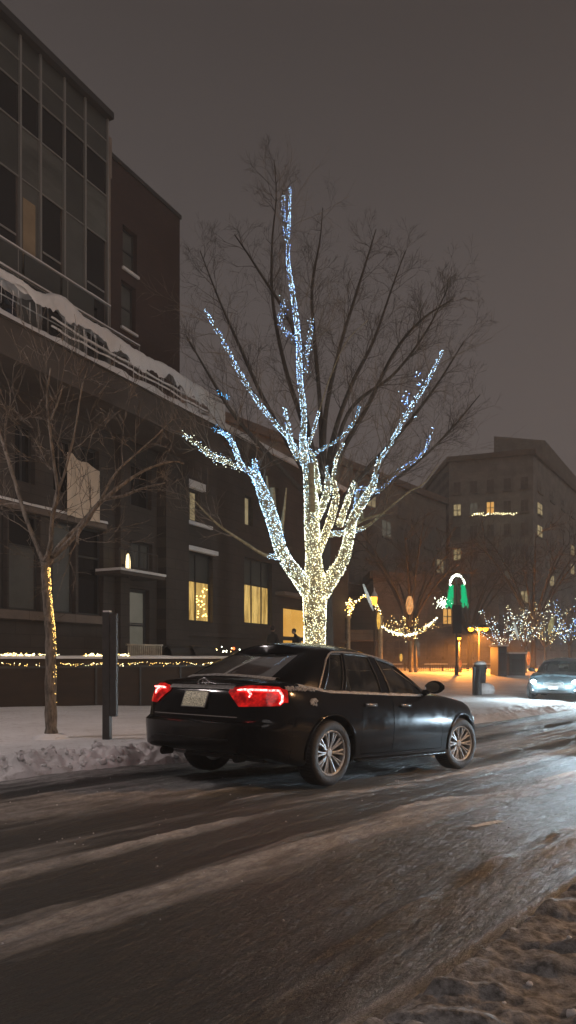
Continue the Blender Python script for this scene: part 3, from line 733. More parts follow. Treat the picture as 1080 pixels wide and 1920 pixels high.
SLAB = {'trunk': 'white to blue string lights wound up the main trunk to its tip', 'left': 'white string lights wound round the thick left limb ending in a blue glow',
 'leftfork': 'blue white string lights on the short stub of the thick left limb', 'leftlow': 'loose white string lights on the branch in front of the terrace end',
 'upleft': 'pale blue string lights on the long limb leaning up to the left', 'upshort': 'string lights on the short upright branch left of the trunk',
 'upright': 'white string lights on the hooked branch right of the trunk', 'bluearm': 'cyan string lights on the short rising arm right of the trunk',
 'r1': 'warm white string lights on the upright limb just right of the trunk', 'r2': 'white string lights on the stub branch between trunk and upright limb',
 'right': 'string lights running the full length of the long right limb', 'r4': 'warm string lights on the sawn limb beside the long right limb',
 'r5': 'blue string lights on the thin branch reaching out below the long right limb', 'r6': 'white string lights on the start of the low horizontal right branch',
 'lowleft': 'white string lights at the base of the low bare left branch', 'top2': 'blue string lights on the twig beside the tree top',
 'top3': 'pale blue string lights on the curled twig left of the upper trunk', 'top4': 'pale blue string lights on the twig right of the upper trunk'}
for k, (dn, zf, ex) in STR.items():
    P, R_ = LP[k]
    if k in ('r6', 'lowleft'): P, R_ = P[:len(P)//3], R_[:len(P)//3]
    if k == 'upright': P, R_ = P[:int(len(P)*.55)], R_[:int(len(P)*.55)]
    o_, m_, r_ = wrap(P, R_, dn, zf, extra=ex)
    if k == 'right':
        for (u, v, n) in ((760, 750, 18), (785, 715, 14), (775, 758, 12)):
            for _ in range(n): o_.append(at(u+random.gauss(0, 6), v+random.gauss(0, 8), TY-1.4)); m_.append(random.choice([2, 3])); r_.append(.011)
    if k == 'left':
        for _ in range(45): q_ = random.random(); o_.append(at(400+q_*38+random.gauss(0, 3), 803+q_*q_*30+random.gauss(0, 4), TY-1.9)); m_.append(6); r_.append(.008)
    if k == 'leftlow':
        for _ in range(26): q_ = random.random(); o_.append(at(400+q_*30+random.gauss(0, 2), 730+q_*17+random.gauss(0, 2), TY-1.8)); m_.append(6); r_.append(.008)
    bulbs('string_lights', o_, r_, m_, BULBS, SLAB[k], 'string lights wound round the big tree')

# --- dark bare tree standing behind it
T2 = empty('bare_tree', (1.6, 30.5, 0), 0, 'tall unlit bare tree spreading dark twigs behind the wrapped tree', 'tree')
tb = MB(); cb = MB()
YB = 30.0
base = [(612, 1300, 16), (610, 1150, 14), (607, 1000, 13), (605, 900, 12)]
mains = [
 [(607, 950, 9), (640, 850, 7), (690, 760, 6), (740, 660, 4.5), (790, 600, 3), (850, 560, 1.5)],
 [(606, 930, 9), (625, 820, 7), (660, 720, 5.5), (700, 640, 4), (735, 540, 2.5), (760, 470, 1.3)],
 [(605, 900, 9), (610, 780, 7), (635, 660, 5), (665, 560, 4), (690, 480, 2.5), (705, 430, 1.2)],
 [(605, 900, 8), (600, 760, 6), (590, 640, 5), (585, 540, 4), (600, 450, 2.2), (605, 390, 1.2)],
 [(604, 920, 9), (570, 800, 7), (535, 690, 5.5), (512, 570, 4.5), (510, 460, 3), (518, 370, 2), (514, 300, 1)],
 [(604, 940, 8), (545, 840, 6.5), (490, 740, 5), (445, 640, 3.8), (410, 560, 2.5), (375, 470, 1.2)],
 [(605, 960, 8), (520, 870, 6), (440, 780, 4.5), (390, 700, 3), (350, 630, 1.4)],
 [(608, 980, 8), (680, 890, 6.5), (760, 800, 4.5), (820, 720, 3), (870, 640, 1.4)],
 [(608, 1000, 7), (700, 930, 5), (790, 860, 3.6), (850, 800, 2.4), (900, 740, 1.2)],
 [(606, 940, 7), (570, 760, 5.5), (550, 620, 4.5), (480, 500, 3), (440, 440, 1.5)],
 [(606, 960, 7), (650, 780, 5.5), (740, 700, 4), (800, 620, 2.8), (840, 540, 1.3)]]
P, R_ = limb_pts(base, YB, [0]*4, 14); tb.tube(P, R_, 8)
for mi_, m in enumerate(mains):
    dz = random.uniform(-3, 3); P, R_ = limb_pts(m, YB, [dz*i/(len(m)-1) for i in range(len(m))], 28); R_ = [r*.75 for r in R_]
    tb.tube(P, R_, 6)
    for j in range(27):
        i = int(len(P)*(.3+.7*random.random()))-1; i = max(2, min(i, len(P)-2)); d = (P[i+1]-P[i-1]).normalized()
        ax = d.orthogonal(); ax.rotate(Matrix.Rotation(random.uniform(0, 2*PI), 3, d))
        twigs(cb, P[i], (d+ax*.65+Vector((0, 0, .2))).normalized(), random.uniform(.9, 1.9)*(1-.35*i/len(P)), min(R_[i]*.45, .017), 1, spread=.55, up=.06, maxlev=4, n=3)
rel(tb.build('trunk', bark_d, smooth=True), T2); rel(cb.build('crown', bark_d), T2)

# --- young street tree on the left
SY = 11.1
T3 = empty('young_tree', on_ground(97, 1378, .08), 0, 'young bare street tree with a thin forked trunk in the snow', 'tree')
tb = MB(); cb = MB()
st = [
 [(97, 1384, 16), (96, 1370, 12), (95, 1300, 11), (95, 1200, 10), (91, 1150, 9), (87, 1100, 9), (85, 1055, 8)],
 [(85, 1060, 6), (72, 1030, 4.5), (50, 975, 4), (30, 910, 3.6), (12, 850, 3.4), (2, 820, 2.4), (-10, 780, 1.6)],
 [(86, 1055, 6), (95, 1020, 4.6), (98, 970, 4), (108, 925, 3.5), (100, 860, 3), (92, 790, 2.5), (88, 740, 1.7), (95, 690, 1)],
 [(97, 980, 3), (105, 930, 3), (120, 890, 2.4), (140, 810, 2), (153, 730, 1.4), (165, 690, .9)],
 [(88, 1060, 6), (115, 1020, 5.5), (150, 985, 5), (185, 945, 4.4), (235, 905, 3.6), (275, 880, 2.8), (320, 866, 2), (345, 868, 1.3)],
 [(98, 1045, 5), (130, 1015, 5), (160, 980, 4.4), (190, 940, 4), (230, 930, 3), (270, 915, 2.2), (310, 905, 1.2)],
 [(185, 945, 3), (215, 890, 2.4), (250, 855, 1.8), (290, 820, 1.3), (330, 780, .9)],
 [(150, 985, 3), (145, 1010, 2.4), (147, 1020, 1.5)],
 [(95, 790, 2), (110, 750, 1.6), (118, 722, 1.1)], [(10, 845, 2), (10, 800, 1.6), (14, 760, 1)], [(95, 880, 2), (85, 860, 1.6), (88, 840, 1)],
 [(200, 810, 1.2), (250, 802, 1.7), (305, 800, 2), (345, 812, 2.2), (365, 828, 1.6)]]
PT = []
for i_, m in enumerate(st[:-1]):
    dz = 0 if i_ == 0 else random.uniform(-.9, .7); P, R_ = limb_pts(m, SY, [dz*i/(len(m)-1) for i in range(len(m))], len(m)*4); PT.append((P, R_))
    tb.tube(P, [r*(1+.1*math.sin(k*2.1)) for k, r in enumerate(R_)], 8 if i_ == 0 else 6)
    if i_:
        for j in range(6):
            i = int(len(P)*(.25+.75*random.random()))-1; i = max(1, min(i, len(P)-2)); d = (P[i+1]-P[i-1]).normalized()
            ax = d.orthogonal(); ax.rotate(Matrix.Rotation(random.uniform(0, 2*PI), 3, d))
            twigs(cb, P[i], (d+ax*.8+Vector((0, 0, .15))).normalized(), random.uniform(.35, 1.0), min(R_[i]*.45, .009), 1, maxlev=3, n=3)
mbs = MB(); mbs.ball((-3.56, 11.1, .04), .28, n=8, sz=.35)
rel(tb.build('trunk', bark_y, smooth=True), T3); rel(cb.build('crown', bark_y), T3); rel(mbs.build('snow_collar', snow, smooth=True), T3)
P, R_ = PT[0]; o_ = []
for i in range(900):
    f = random.random(); k = min(int(f*(len(P)-1)), len(P)-2); zz = P[k].z
    if not (.55 < zz < 2.6): continue
    if random.random() > (.9-.35*abs(math.sin(zz*5)) if zz > 1.35 else .16): continue
    an = random.uniform(-1.0, 1.0)-.2; o_.append(P[k].lerp(P[k+1], random.random())+Vector((math.cos(an)*R_[k]*1.06, -math.sin(an+.3)*R_[k]*1.06-.002, 0)))
bulbs('string_lights', o_, .0042, [4]*len(o_), BULBS, 'golden string lights glowing down one side of the young street tree', 'string lights around the plaza')

# garlands on the retaining wall
o_ = []
for i in range(330):
    t = random.uniform(wt0+2, wt1-.5)
    o_.append(Vector(WP(t, .06+random.uniform(0, .05), wtop-.1-.05*abs(math.sin(t*2.2))-abs(random.gauss(0, .045)))))
bulbs('string_lights', o_, np.random.uniform(.005, .012, len(o_)), [random.choice([4, 4, 0]) for _ in o_], BULBS, 'gold garland of lights hung along the face of the retaining wall', 'string lights around the plaza')
o_ = []
for (ta_, tb_, n) in ((1.0, 2.6, 110), (3.3, 4.8, 100)):
    ta2 = ta_-1.0; tb2 = tb_-1.0
    for i in range(n): o_.append(Vector(WP(random.uniform(ta2, tb2), random.uniform(-.02, .06), wtop+.06+abs(random.gauss(0, .03)))))
bulbs('string_lights', o_, np.random.uniform(.006, .014, len(o_)), [random.choice([0, 0, 4]) for _ in o_], BULBS, 'bright warm lights lying in two patches on the snowy wall top', 'string lights around the plaza')

# ------------------------------------------------------------------ kerbside post
gp_ = on_ground(201, 1385, .07)
SP = empty('sign_post', gp_, math.radians(77), 'black square kerbside post with a narrow sign panel seen edge on', 'sign post')
hz = 1.25+(VH-1148)/F*gp_.y-.07
MB().box(-.045, .045, -.055, .055, -.2, hz).build('post', metal_d, SP)
MB().box(-.04, .025, -.16, -.06, .33, hz-.02).build('sign_panel', metal_d, SP)
mb = MB(); mb.box(-.04, .04, -.05, .05, hz+.002, hz+.025); mb.build('snow_cap', snow_cap, SP)

# ------------------------------------------------------------------ hazy buildings far behind
def block(name, pts, z0, z1, mat, label, wins=(), cat='building', roof=True):   # pts: footprint, first edge p0-p1 faces us
    r = empty(name, (pts[0][0], pts[0][1], 0), 0, label, cat); p0 = Vector((pts[0][0], pts[0][1], 0))
    mb = MB(); n = len(pts); vs = [(p[0]-p0.x, p[1]-p0.y, z) for z in (z0, z1) for p in pts]
    mb.add(vs, [tuple(range(n, 2*n))]+[(i, (i+1) % n, n+(i+1) % n, n+i) for i in range(n)]); mb.build('wall', mat, r)
    if roof:
        mb = MB()
        for i in range(n):
            a = Vector((pts[i][0]-p0.x, pts[i][1]-p0.y, 0)); c = Vector((pts[(i+1) % n][0]-p0.x, pts[(i+1) % n][1]-p0.y, 0)); d = (c-a).normalized(); m_ = Vector((d.y, -d.x, 0))
            a2, c2 = a-d*.3, c+d*.3
            q = [a2+m_*.35, c2+m_*.35, c2-m_*.3, a2-m_*.3]
            mb.add([(p.x, p.y, z1+.001+.01*i) for p in q]+[(p.x, p.y, z1+.7+.01*i) for p in q], [(0, 1, 5, 4), (1, 2, 6, 5), (2, 3, 7, 6), (3, 0, 4, 7), (4, 5, 6, 7), (3, 2, 1, 0)])
        mb.build('cornice', stone_pale, r)
    return r
def far_wins(r, a, b_, cols, rows, zs, ze, lit, w=.55, hfrac=.6, mats=None, skip=()):
    """windows of a far facade from a to b_: each lit one is a part, the unlit ones too (up to 100)"""
    p0 = r.location; a = Vector((a[0]-p0.x, a[1]-p0.y, 0)); b_ = Vector((b_[0]-p0.x, b_[1]-p0.y, 0)); d = (b_-a); L = d.length; d.normalize(); m_ = Vector((d.y, -d.x, 0)); 
    if (a+p0+m_).length > (a+p0).length: m_ = -m_
    for i in range(cols):
        for j in range(rows):
            c = a+d*(L*(i+.5)/cols); z = zs+(ze-zs)*(j+.2)/rows; hh = (ze-zs)/rows*hfrac; ww = L/cols*w/2
            mt = lit.get((i, j), glass_far); sc_ = 1.0
            fm = MB(); q = lambda x, o, zz: tuple(c+d*x+m_*o+Vector((0, 0, zz)))
            def bx(x0, x1, o0, o1, za, zb, B_): B_.add([q(x, o, zz) for zz in (za, zb) for o in (o0, o1) for x in (x0, x1)], [(0, 2, 3, 1), (4, 5, 7, 6), (0, 1, 5, 4), (2, 6, 7, 3), (0, 4, 6, 2), (1, 3, 7, 5)])
            bx(-ww, ww, -.05, .03, z, z+hh, fm)
            w_ = fm.build('window', mt, r)
            sb = MB(); bx(-ww-.15, ww+.15, .031, .2, z-.25, z-.02, sb); bx(-.05, .05, .031, .07, z, z+hh, sb); bx(-ww, ww, .031, .07, z+hh*.5-.04, z+hh*.5+.04, sb); sb.build('frame', stone_far, w_)
def P2(u, Y): return ((u-UC)/F*Y, Y)
# long block behind the trees
a, b_ = P2(338, 56), P2(836, 92); back = [(b_[0]+2, b_[1]+16), (a[0]-12, a[1]+16)]
zt = H+(VH-760)/F*56
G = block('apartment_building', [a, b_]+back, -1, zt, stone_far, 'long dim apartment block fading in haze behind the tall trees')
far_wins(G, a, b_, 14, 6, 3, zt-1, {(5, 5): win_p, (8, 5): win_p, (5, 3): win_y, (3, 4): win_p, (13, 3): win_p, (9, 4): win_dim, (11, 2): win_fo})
# corner block at the right
Yc = 100
a, b_, c_ = P2(842, Yc+4), P2(1000, Yc), P2(1125, Yc+42)
zt = H+(VH-852)/F*Yc
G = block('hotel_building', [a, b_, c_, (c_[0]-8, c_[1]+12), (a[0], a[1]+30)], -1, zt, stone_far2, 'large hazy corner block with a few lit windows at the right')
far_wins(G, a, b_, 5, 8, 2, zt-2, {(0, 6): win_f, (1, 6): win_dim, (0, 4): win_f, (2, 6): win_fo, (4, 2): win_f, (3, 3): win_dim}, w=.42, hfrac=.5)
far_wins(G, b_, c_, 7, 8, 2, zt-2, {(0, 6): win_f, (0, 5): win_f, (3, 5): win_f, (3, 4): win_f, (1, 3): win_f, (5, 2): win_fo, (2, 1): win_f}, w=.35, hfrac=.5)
a, b_, c_ = P2(926, Yc+3), P2(1030, Yc+6), P2(1100, Yc+36)
mb = MB(); p0 = G.location
q = [Vector((x-p0.x, y-p0.y, 0)) for x, y in (P2(926, Yc+5), P2(1022, Yc+7), P2(1092, Yc+34), P2(1010, Yc+40))]
zp = H+(VH-818)/F*(Yc+5)
mb.add([(p.x, p.y, z) for z in (zt-.5, zp) for p in q], [(4, 5, 6, 7), (0, 1, 5, 4), (1, 2, 6, 5), (2, 3, 7, 6), (3, 0, 4, 7)]); mb.build('penthouse', stone_far, G)
pts_ = []
for i in range(46):
    u = random.uniform(885, 970); pts_.append(at(u, 964-.01*(u-885)+random.gauss(0, 1.6), Yc-1))
bulbs('string_lights', pts_, .05, [0]*len(pts_), BULBS, 'row of tiny warm lights strung across the hazy corner block', 'string lights around the plaza')
# lower wing behind the lit plaza
a, b_ = P2(700, 70), P2(935, 78)
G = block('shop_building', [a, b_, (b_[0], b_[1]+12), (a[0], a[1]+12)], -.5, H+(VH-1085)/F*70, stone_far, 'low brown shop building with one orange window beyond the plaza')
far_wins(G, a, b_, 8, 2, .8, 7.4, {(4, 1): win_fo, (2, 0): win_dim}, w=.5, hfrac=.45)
# porch between the wrapped tree and the lamp column
PO = empty('entrance_porch', (P2(652, 46)[0], 46, .4), 0, 'pale columned porch with a lit beam right of the wrapped tree', 'porch')
X0 = PO.location.x; w_ = P2(712, 46)[0]-X0
mb = MB(); mb.box(-.1, w_+.2, 0, 3.5, 2.0, 2.65); mb.build('beam', stone_pale, PO)
for x in (0, w_): MB().lathe([(.22, -.5), (.22, -.2), (.14, -.1), (.13, 3.3), (.2, 3.4), (.2, 3.5)], 12, lambda a_, b__, c__, x=x: (a_+x, b__-.3, c__)).build('column', pole_m, PO, smooth=True)
MB().box(-.1, w_+.2, 3.5, 8, -.5, 5).build('back_wall', stone, PO)
pts_ = []
for i in range(90):
    f = random.random(); pts_.append(at(655+f*58+random.gauss(0, 1.5), 1152-34*math.sin(f*PI)**.8+random.gauss(0, 2), 45.2))
for i in range(40): pts_.append(at(655+random.gauss(0, 3), 1120+random.uniform(0, 35), 45.2))
bulbs('string_lights', pts_, .03, [random.choice([0, 4, 4]) for _ in pts_], BULBS, 'arch of warm lights over the pale columned porch', 'string lights around the plaza')

# lamp posts
def lamp_post(u, vt, Y, gz, label, heads, hm, arm=.0, hr=.14, group='street lamps round the plaza', lanterns=False, pm=metal_d, watts=4500):
    p = at(u, vt, Y); r = empty('street_lamp', (p.x, Y, gz), 0, label, 'street lamp', group); hh = p.z-gz
    MB().lathe([(.16, -.3), (.16, .2), (.09, .35), (.06, .5), (.045, hh-.1), (.001, hh)], 10).build('post', pm, r, smooth=True)
    for dx in heads:
        if dx:
            MB().tube([(0, 0, hh-.35), (dx*.5, 0, hh-.1), (dx, 0, hh-.02)], .03, 5).build('arm', pm, r)
        if lanterns:
            MB().lathe([(.001, hh), (.13, hh+.03), (.19, hh+.45), (.16, hh+.5), (.001, hh+.5)], 10).build('lantern_glass', hm, r, smooth=True)
            MB().lathe([(.2, hh+.51), (.16, hh+.68), (.05, hh+.85), (.03, hh+.9), (.05, hh+.98), (.001, hh+1.08)], 10).build('lantern_cap', snow_cap, r, smooth=True)
        else:
            MB().ball((dx, 0, hh-.02), hr, n=8).build('lamp_head', hm, r, smooth=True)
            MB().lathe([(hr*1.15, hh+.0), (hr*.9, hh+hr*.9), (.001, hh+hr*1.2)], 10, lambda a_, b__, c__, dx=dx: (a_+dx, b__, c__+.02)).build('lamp_hood', metal_d, r, smooth=True)
    if not lanterns:
        ld = bpy.data.lights.new('lamp_light', 'SPOT'); ld.spot_size = math.radians(176); ld.spot_blend = .35; ld.energy = watts*3.6; ld.color = (1, .33, .045); ld.shadow_soft_size = .15
        lo = bpy.data.objects.new('lamp_light', ld); COL.objects.link(lo); lo.parent = r; lo.location = (0, -.1, hh-.3)
    return r
p_ = P2(886, 58)
lamp_post(898, 1178, 58, .4, 'three headed sodium street lamp glowing orange in the haze', (-.62, 0.0, .5), L_sodium, hr=.24)
lamp_post(702, 1135, 44, .3, 'slim lamp column with a snow capped lantern beside the porch', (0,), L_orange, lanterns=True)
lamp_post(861, 1196, 46, .4, 'short lamp glowing orange under the green decoration', (0,), L_sodium, hr=.12, watts=900)
# decorated pole with green drapes
p_ = at(856, 1078, 43); D = empty('decorated_pole', (p_.x, 43, .35), 0, 'tall dark pole carrying a green lit angel shaped decoration', 'christmas decoration')
hh = p_.z-.35
MB().lathe([(.14, -.3), (.12, .4), (.06, .6), (.05, hh-.1), (.001, hh)], 10).build('pole', metal_d, D, smooth=True)
mb = MB(); mb.box(-.22, .28, -.06, .06, hh-3.4, hh-1.75); mb.build('banner', cloth_d, D)
pts_ = []
for i in range(150):
    a_ = random.uniform(0, PI); pts_.append((.04+.42*math.cos(a_)+random.gauss(0, .03), random.gauss(0, .04), hh-.62+.62*math.sin(a_)+random.gauss(0, .03)))
bulbs('arch_lights', pts_, .022, [1]*len(pts_), BULBS, None, parent=D)
for sx in (-1, 1):
    mb = MB()
    for i in range(300):
        z = random.uniform(0, 1.25)*random.uniform(.8, 1.08); wd = .12+.12*z; x = .04+sx*(.34+random.uniform(-wd, wd)*.8+.09*z); y = random.uniform(-.14, .12); q_ = random.uniform(.012, .03)
        mb.tube([(x, y, hh-.55-z), (x+random.uniform(-.05, .05), y, hh-.62-z-random.uniform(0, .1))], [q_, q_*.4], 4)
    mb.build('green_drape', L_green, D)
lm = emis('drape_dark', (0, .25, .1), .6)

# plaza trees with lights
def plaza_tree(u, vb, Y, hgt, spread, label, nb, mi, trunk2=False, warm=False, zlow=.35, seedv=1, gz=.4, flare=1.0):
    random.seed(seedv)
    p = at(u, vb, Y); r = empty('small_tree', (p.x, Y, gz), 0, label, 'tree', 'small bare trees round the plaza')
    tb = MB(); cb = MB(); ends = []
    th = hgt*.42
    tb.tube([(0, 0, -.4), (0, 0, .2), (.03, 0, th*.6), (0, 0, th)], [.16, .11, .09, .08], 8)
    if trunk2: tb.tube([(.35, .2, -.4), (.36, .2, .6), (.3, .15, th*1.05)], [.12, .09, .07], 8)
    for k in range(nb):
        a_ = 2*PI*k/nb+random.uniform(-.3, .3); e = Vector((math.cos(a_)*spread*random.uniform(.5, 1), math.sin(a_)*spread*.8, th+(hgt-th)*random.uniform(.35, 1)*flare))
        m_ = Vector((e.x*.4, e.y*.4, th+(e.z-th)*.35)); P = [Vector((0, 0, th*.9)), m_, (m_+e)/2+Vector((0, 0, .1)), e]; tb.tube(P, [.07, .05, .035, .015], 6)
        ends.append(P)
        for j in range(7):
            b0 = P[1].lerp(P[3], random.random()); d = (P[3]-P[1]).normalized(); ax = d.orthogonal(); ax.rotate(Matrix.Rotation(random.uniform(0, 6.28), 3, d))
            twigs(cb, b0, (d+ax*.7).normalized(), random.uniform(.5, 1.2), .015, 1, maxlev=3, n=3)
    tb.build('trunk', bark_f, r, smooth=True); cb.build('crown', bark_f, r)
    return r, ends
def tree_string(r, ends, n, sig, mi, label, rb=.022, f0=.1):
    pts_ = []; ms = []
    for P in ends:
        for i in range(n):
            f = random.uniform(f0, 1)*(len(P)-1); k = min(int(f), len(P)-2); q_ = P[k].lerp(P[k+1], f-k)+r.location
            pts_.append(q_+Vector((random.gauss(0, sig), random.gauss(0, sig), random.gauss(0, sig)))); ms.append(random.choice(mi))
    bulbs('string_lights', pts_, np.random.uniform(rb*.6, rb*1.2, len(pts_)), ms, BULBS, label, 'string lights around the plaza')
r, e = plaza_tree(770, 1240, 46, 5.2, 1.9, 'small pale trunked tree with coppery lights beside the lamp column', 7, [0], trunk2=True, seedv=3, flare=.45)
tree_string(r, e, 34, .1, [4, 4, 0], 'coppery lights scattered in the small pale trunked tree', .02)
pts_ = []
for i in range(230):
    f = random.random(); u = 716+f*104; v = 1175+20*math.sin(f*PI)-18*f**2+random.gauss(0, 1.6); pts_.append(at(u, v, 45.5))
bulbs('string_lights', pts_, np.random.uniform(.012, .028, len(pts_)), [random.choice([0, 1, 0]) for _ in pts_], BULBS, 'warm swag of lights hung between lamp column and green decoration', 'string lights around the plaza')
pts_ = []
for i in range(110): pts_.append(at(830+random.gauss(0, 6), 1131+random.gauss(0, 5), 45.5))
bulbs('string_lights', pts_, .02, [1]*len(pts_), BULBS, 'white cluster of lights left of the green decoration', 'string lights around the plaza')
# wrapped glowing limb (the warm almond shape) and white wrapped limb beside the porch
def wrapped_bundle(u, v0, v1, Y, rw, mat, label, lean=0, bend=0):
    a_ = at(u, v1, Y); c = at(u+lean, v0, Y); r = empty('lit_ornament', a_, 0, label, 'ornament', 'glowing ornaments in the plaza'); d = c-a_
    mb = MB(); prof = [.3, .7, .93, 1, .93, .78, .45]
    mb.tube([d*(i/18) for i in range(19)], [max(.01, rw*(float(np.interp(i/3, range(7), prof))+.06*math.sin(i*2.3))) for i in range(19)], 12)
    mb.build('body', mat, r, smooth=True)
    mb = MB()
    for k in range(7):
        an = 2*PI*k/7+.2; mb.tube([d*(i/6)+Vector((math.cos(an+i*.3), math.sin(an+i*.3), 0))*max(.01, rw*prof[i])*1.02 for i in range(7)], .008, 4)
    mb.build('ribs', pole_m, r)
    return r
orn = lit_window('glowing_ornament', (.7, .22, .04), (1, .5, .18), 1.0, 5); ornw = lit_window('glowing_white_limb', (.4, .5, .48), (.75, .85, .8), .75, 6); ornr = lit_window('glowing_red_figure', (.6, .1, .02), (1, .3, .06), 1.1, 4)
orng = lit_window('glowing_green_gold', (.2, .18, .06), (.6, .55, .25), .7, 6); orno = lit_window('glowing_amber', (.6, .3, .03), (1, .6, .12), 1.3, 4)
wrapped_bundle(768, 1118, 1152, 45.5, .24, orn, 'warm glowing almond shaped ornament above the coppery tree')
wrapped_bundle(700, 1095, 1145, 45, .1, ornw, 'slanting white wrapped limb beside the lamp column', lean=-19)
wrapped_bundle(710, 1148, 1180, 45, .12, orno, 'amber glowing sleeve on the right porch column')
wrapped_bundle(991, 1222, 1248, 44, .12, ornr, 'upright orange red glowing ornament among the lit trees')
wrapped_bundle(863, 1238, 1252, 44, .09, ornr, 'small red glowing ornament under the decorated pole')
wrapped_bundle(752, 1226, 1240, 44, .09, orno, 'small amber glowing ornament left of the pale trunks')
for i, (u, Y, hg, spd, nb, mi, lab, ll, sd) in enumerate((
    (942, 50, 4.6, 2.3, 8, [1, 1, 2], 'lit tree nearest the sodium lamp among the white ones', 'white lights in the tree nearest the sodium lamp', 11),
    (985, 47, 4.8, 1.9, 7, [1, 0, 2], 'lit tree right behind the orange red ornament', 'pale lights in the tree behind the orange red ornament', 12),
    (1022, 49, 4.8, 1.8, 7, [0, 1, 4], 'lit tree with yellowish lights above the oncoming car', 'yellowish lights in the tree above the oncoming car', 13),
    (1068, 46, 5.0, 1.9, 8, [2, 1, 3], 'lit tree with bluish lights at the far right', 'bluish lights in the tree at the far right', 14))):
    r, e = plaza_tree(u, 1250, Y, hg, spd, lab, nb, mi, seedv=sd, gz=.2)
    tree_string(r, e, 30, .1, mi, ll, .017)
random.seed(99)
wrapped_bundle(1030, 1158, 1188, 46.5, .16, orng, 'green gold leaf shaped ornament over the oncoming car', lean=6)
wrapped_bundle(972, 1165, 1200, 46.5, .09, ornw, 'white wrapped limb leaning in the lit trees', lean=-9)
# background bare trees in the plaza (unlit, frosted twigs)
for (u, Y, hg, sp_, nb, lab, sd) in ((770, 62, 13, 6.5, 10, 'large unlit bare tree with frosted twigs behind the coppery tree', 31), (1000, 66, 13, 7, 10, 'large unlit bare tree behind the row of lit trees', 33), (880, 74, 12, 6.5, 9, 'large unlit bare tree in the haze behind the sodium lamp', 34)):
    random.seed(sd); p = at(u, 1235, Y); r = empty('bare_tree', (p.x, Y, .3), 0, lab, 'tree', 'bare trees behind the plaza'); tb = MB(); cb = MB(); th = hg*.3
    tb.tube([(0, 0, -.5), (0, 0, 1), (.1, 0, th)], [.32, .24, .2], 8)
    for k in range(nb):
        a_ = 2*PI*k/nb+random.uniform(-.3, .3); P = [Vector((0, 0, th*.9))]; e = Vector((math.cos(a_)*sp_*random.uniform(.5, 1), math.sin(a_)*sp_*.8, hg*random.uniform(.65, 1)))
        P += [Vector((e.x*.35, e.y*.35, th+(e.z-th)*.45)), Vector((e.x*.7, e.y*.7, th+(e.z-th)*.8)), e]; P = [Vector(q_) for q_ in catmull(P, 12)]
        tb.tube(P, [.13*(1-.85*i/11) for i in range(12)], 6)
        for j in range(10):
            i = random.randint(3, 10); d = (P[i+1]-P[i-1]).normalized(); ax = d.orthogonal(); ax.rotate(Matrix.Rotation(random.uniform(0, 6.28), 3, d))
            twigs(cb, P[i], (d+ax*.8).normalized(), random.uniform(1.2, 2.6), .035, 1, maxlev=3, n=4, up=0)
    tb.build('trunk', bark_d, r, smooth=True); cb.build('crown', bark_d, r)
random.seed(5)
# railing fence at the back of the snow field
FN = empty('iron_fence', (P2(735, 52)[0], 52, .35), 0, 'low iron railing along the far edge of the snow field', 'fence')
wF = P2(925, 52)[0]-FN.location.x
mb = MB(); mb.box(0, wF, -.02, .02, .42, .47); mb.box(0, wF, -.02, .02, .1, .14)
for i in range(46): mb.box(wF*i/45-.012, wF*i/45+.012, -.012, .012, -.1, .5)
mb.build('bars', metal_d, FN); 
mb = MB()
for (a_, b__) in ((0, .1), (.32, .55), (.62, .74), (.8, 1)): mb.box(wF*a_, wF*b__, -.05, .05, .5, .55)
mb.build('snow_cap', snow_cap, FN)
for i in range(9): MB().box(wF*i/8-.04, wF*i/8+.04, -.04, .04, -.2, .62).build('post', metal_d, FN)
# bin and leaning post in the snow
bp = on_ground(896, 1300, -.1)
r = empty('litter_bin', (bp.x, bp.y, -.12), .2, 'dark litter bin on legs standing in the snow beyond the car', 'litter bin')
mb = MB(); mb.lathe([(.001, .42), (.2, .42), (.24, 1.1), (.26, 1.12), (.2, 1.14), (.001, 1.14)], 14, lambda a_, b__, c__: (a_+.1, b__, c__)); mb.build('body', metal_d, r, smooth=True)
mb = MB(); mb.lathe([(.22, 1.142), (.24, 1.2), (.12, 1.27), (.001, 1.28)], 14, lambda a_, b__, c__: (a_+.1, b__, c__)); mb.build('snow_cap', snow_cap, r, smooth=True)
MB().box(-.2, -.06, -.07, .07, -.2, 1.05).build('post', metal_d, r)
MB().box(.02, .14, -.05, .05, -.2, .42).build('leg', metal_d, r)
r = empty('short_post', (on_ground(881, 1298, -.1).x, bp.y-.3, -.15), 0, 'thin leaning post left of the litter bin', 'post')
MB().tube([(0, 0, -.1), (.05, 0, .55), (.09, 0, .98)], [.06, .055, .03], 8).build('shaft', metal_d, r)
bl = on_ground(917, 1299, -.1)
mb = MB(); mb.ball((0, 0, .1), .38, n=10, sz=.75); o = mb.build('snow_boulder', snow, smooth=True, loc=(bl.x, bl.y+.5, -.1)); tag(o, 'rounded snow covered boulder right of the litter bin', 'boulder')
# dark kiosks
def kiosk(u0, u1, v0, Y, gz, label):
    a_ = at(u0, v0, Y); c = at(u1, v0, Y); r = empty('kiosk', ((a_.x+c.x)/2, Y, gz), 0, label, 'kiosk', 'dark kiosks under the lit trees'); w_ = (c.x-a_.x)/2; h_ = a_.z-gz
    MB().box(-w_, w_, 0, 1.6, -.3, h_).build('body', metal_d, r)
    MB().box(-w_-.08, w_+.08, -.15, 1.7, h_+.002, h_+.1).build('roof', snow_cap, r)
    MB().box(-w_*.7, w_*.7, -.04, -.003, h_*.25, h_*.8).build('panel', wallp, r)
kiosk(934, 950, 1212, 42, .1, 'narrow dark kiosk nearest the sodium lamp'); kiosk(955, 985, 1226, 42.5, .1, 'wide dark kiosk under the white lit tree')

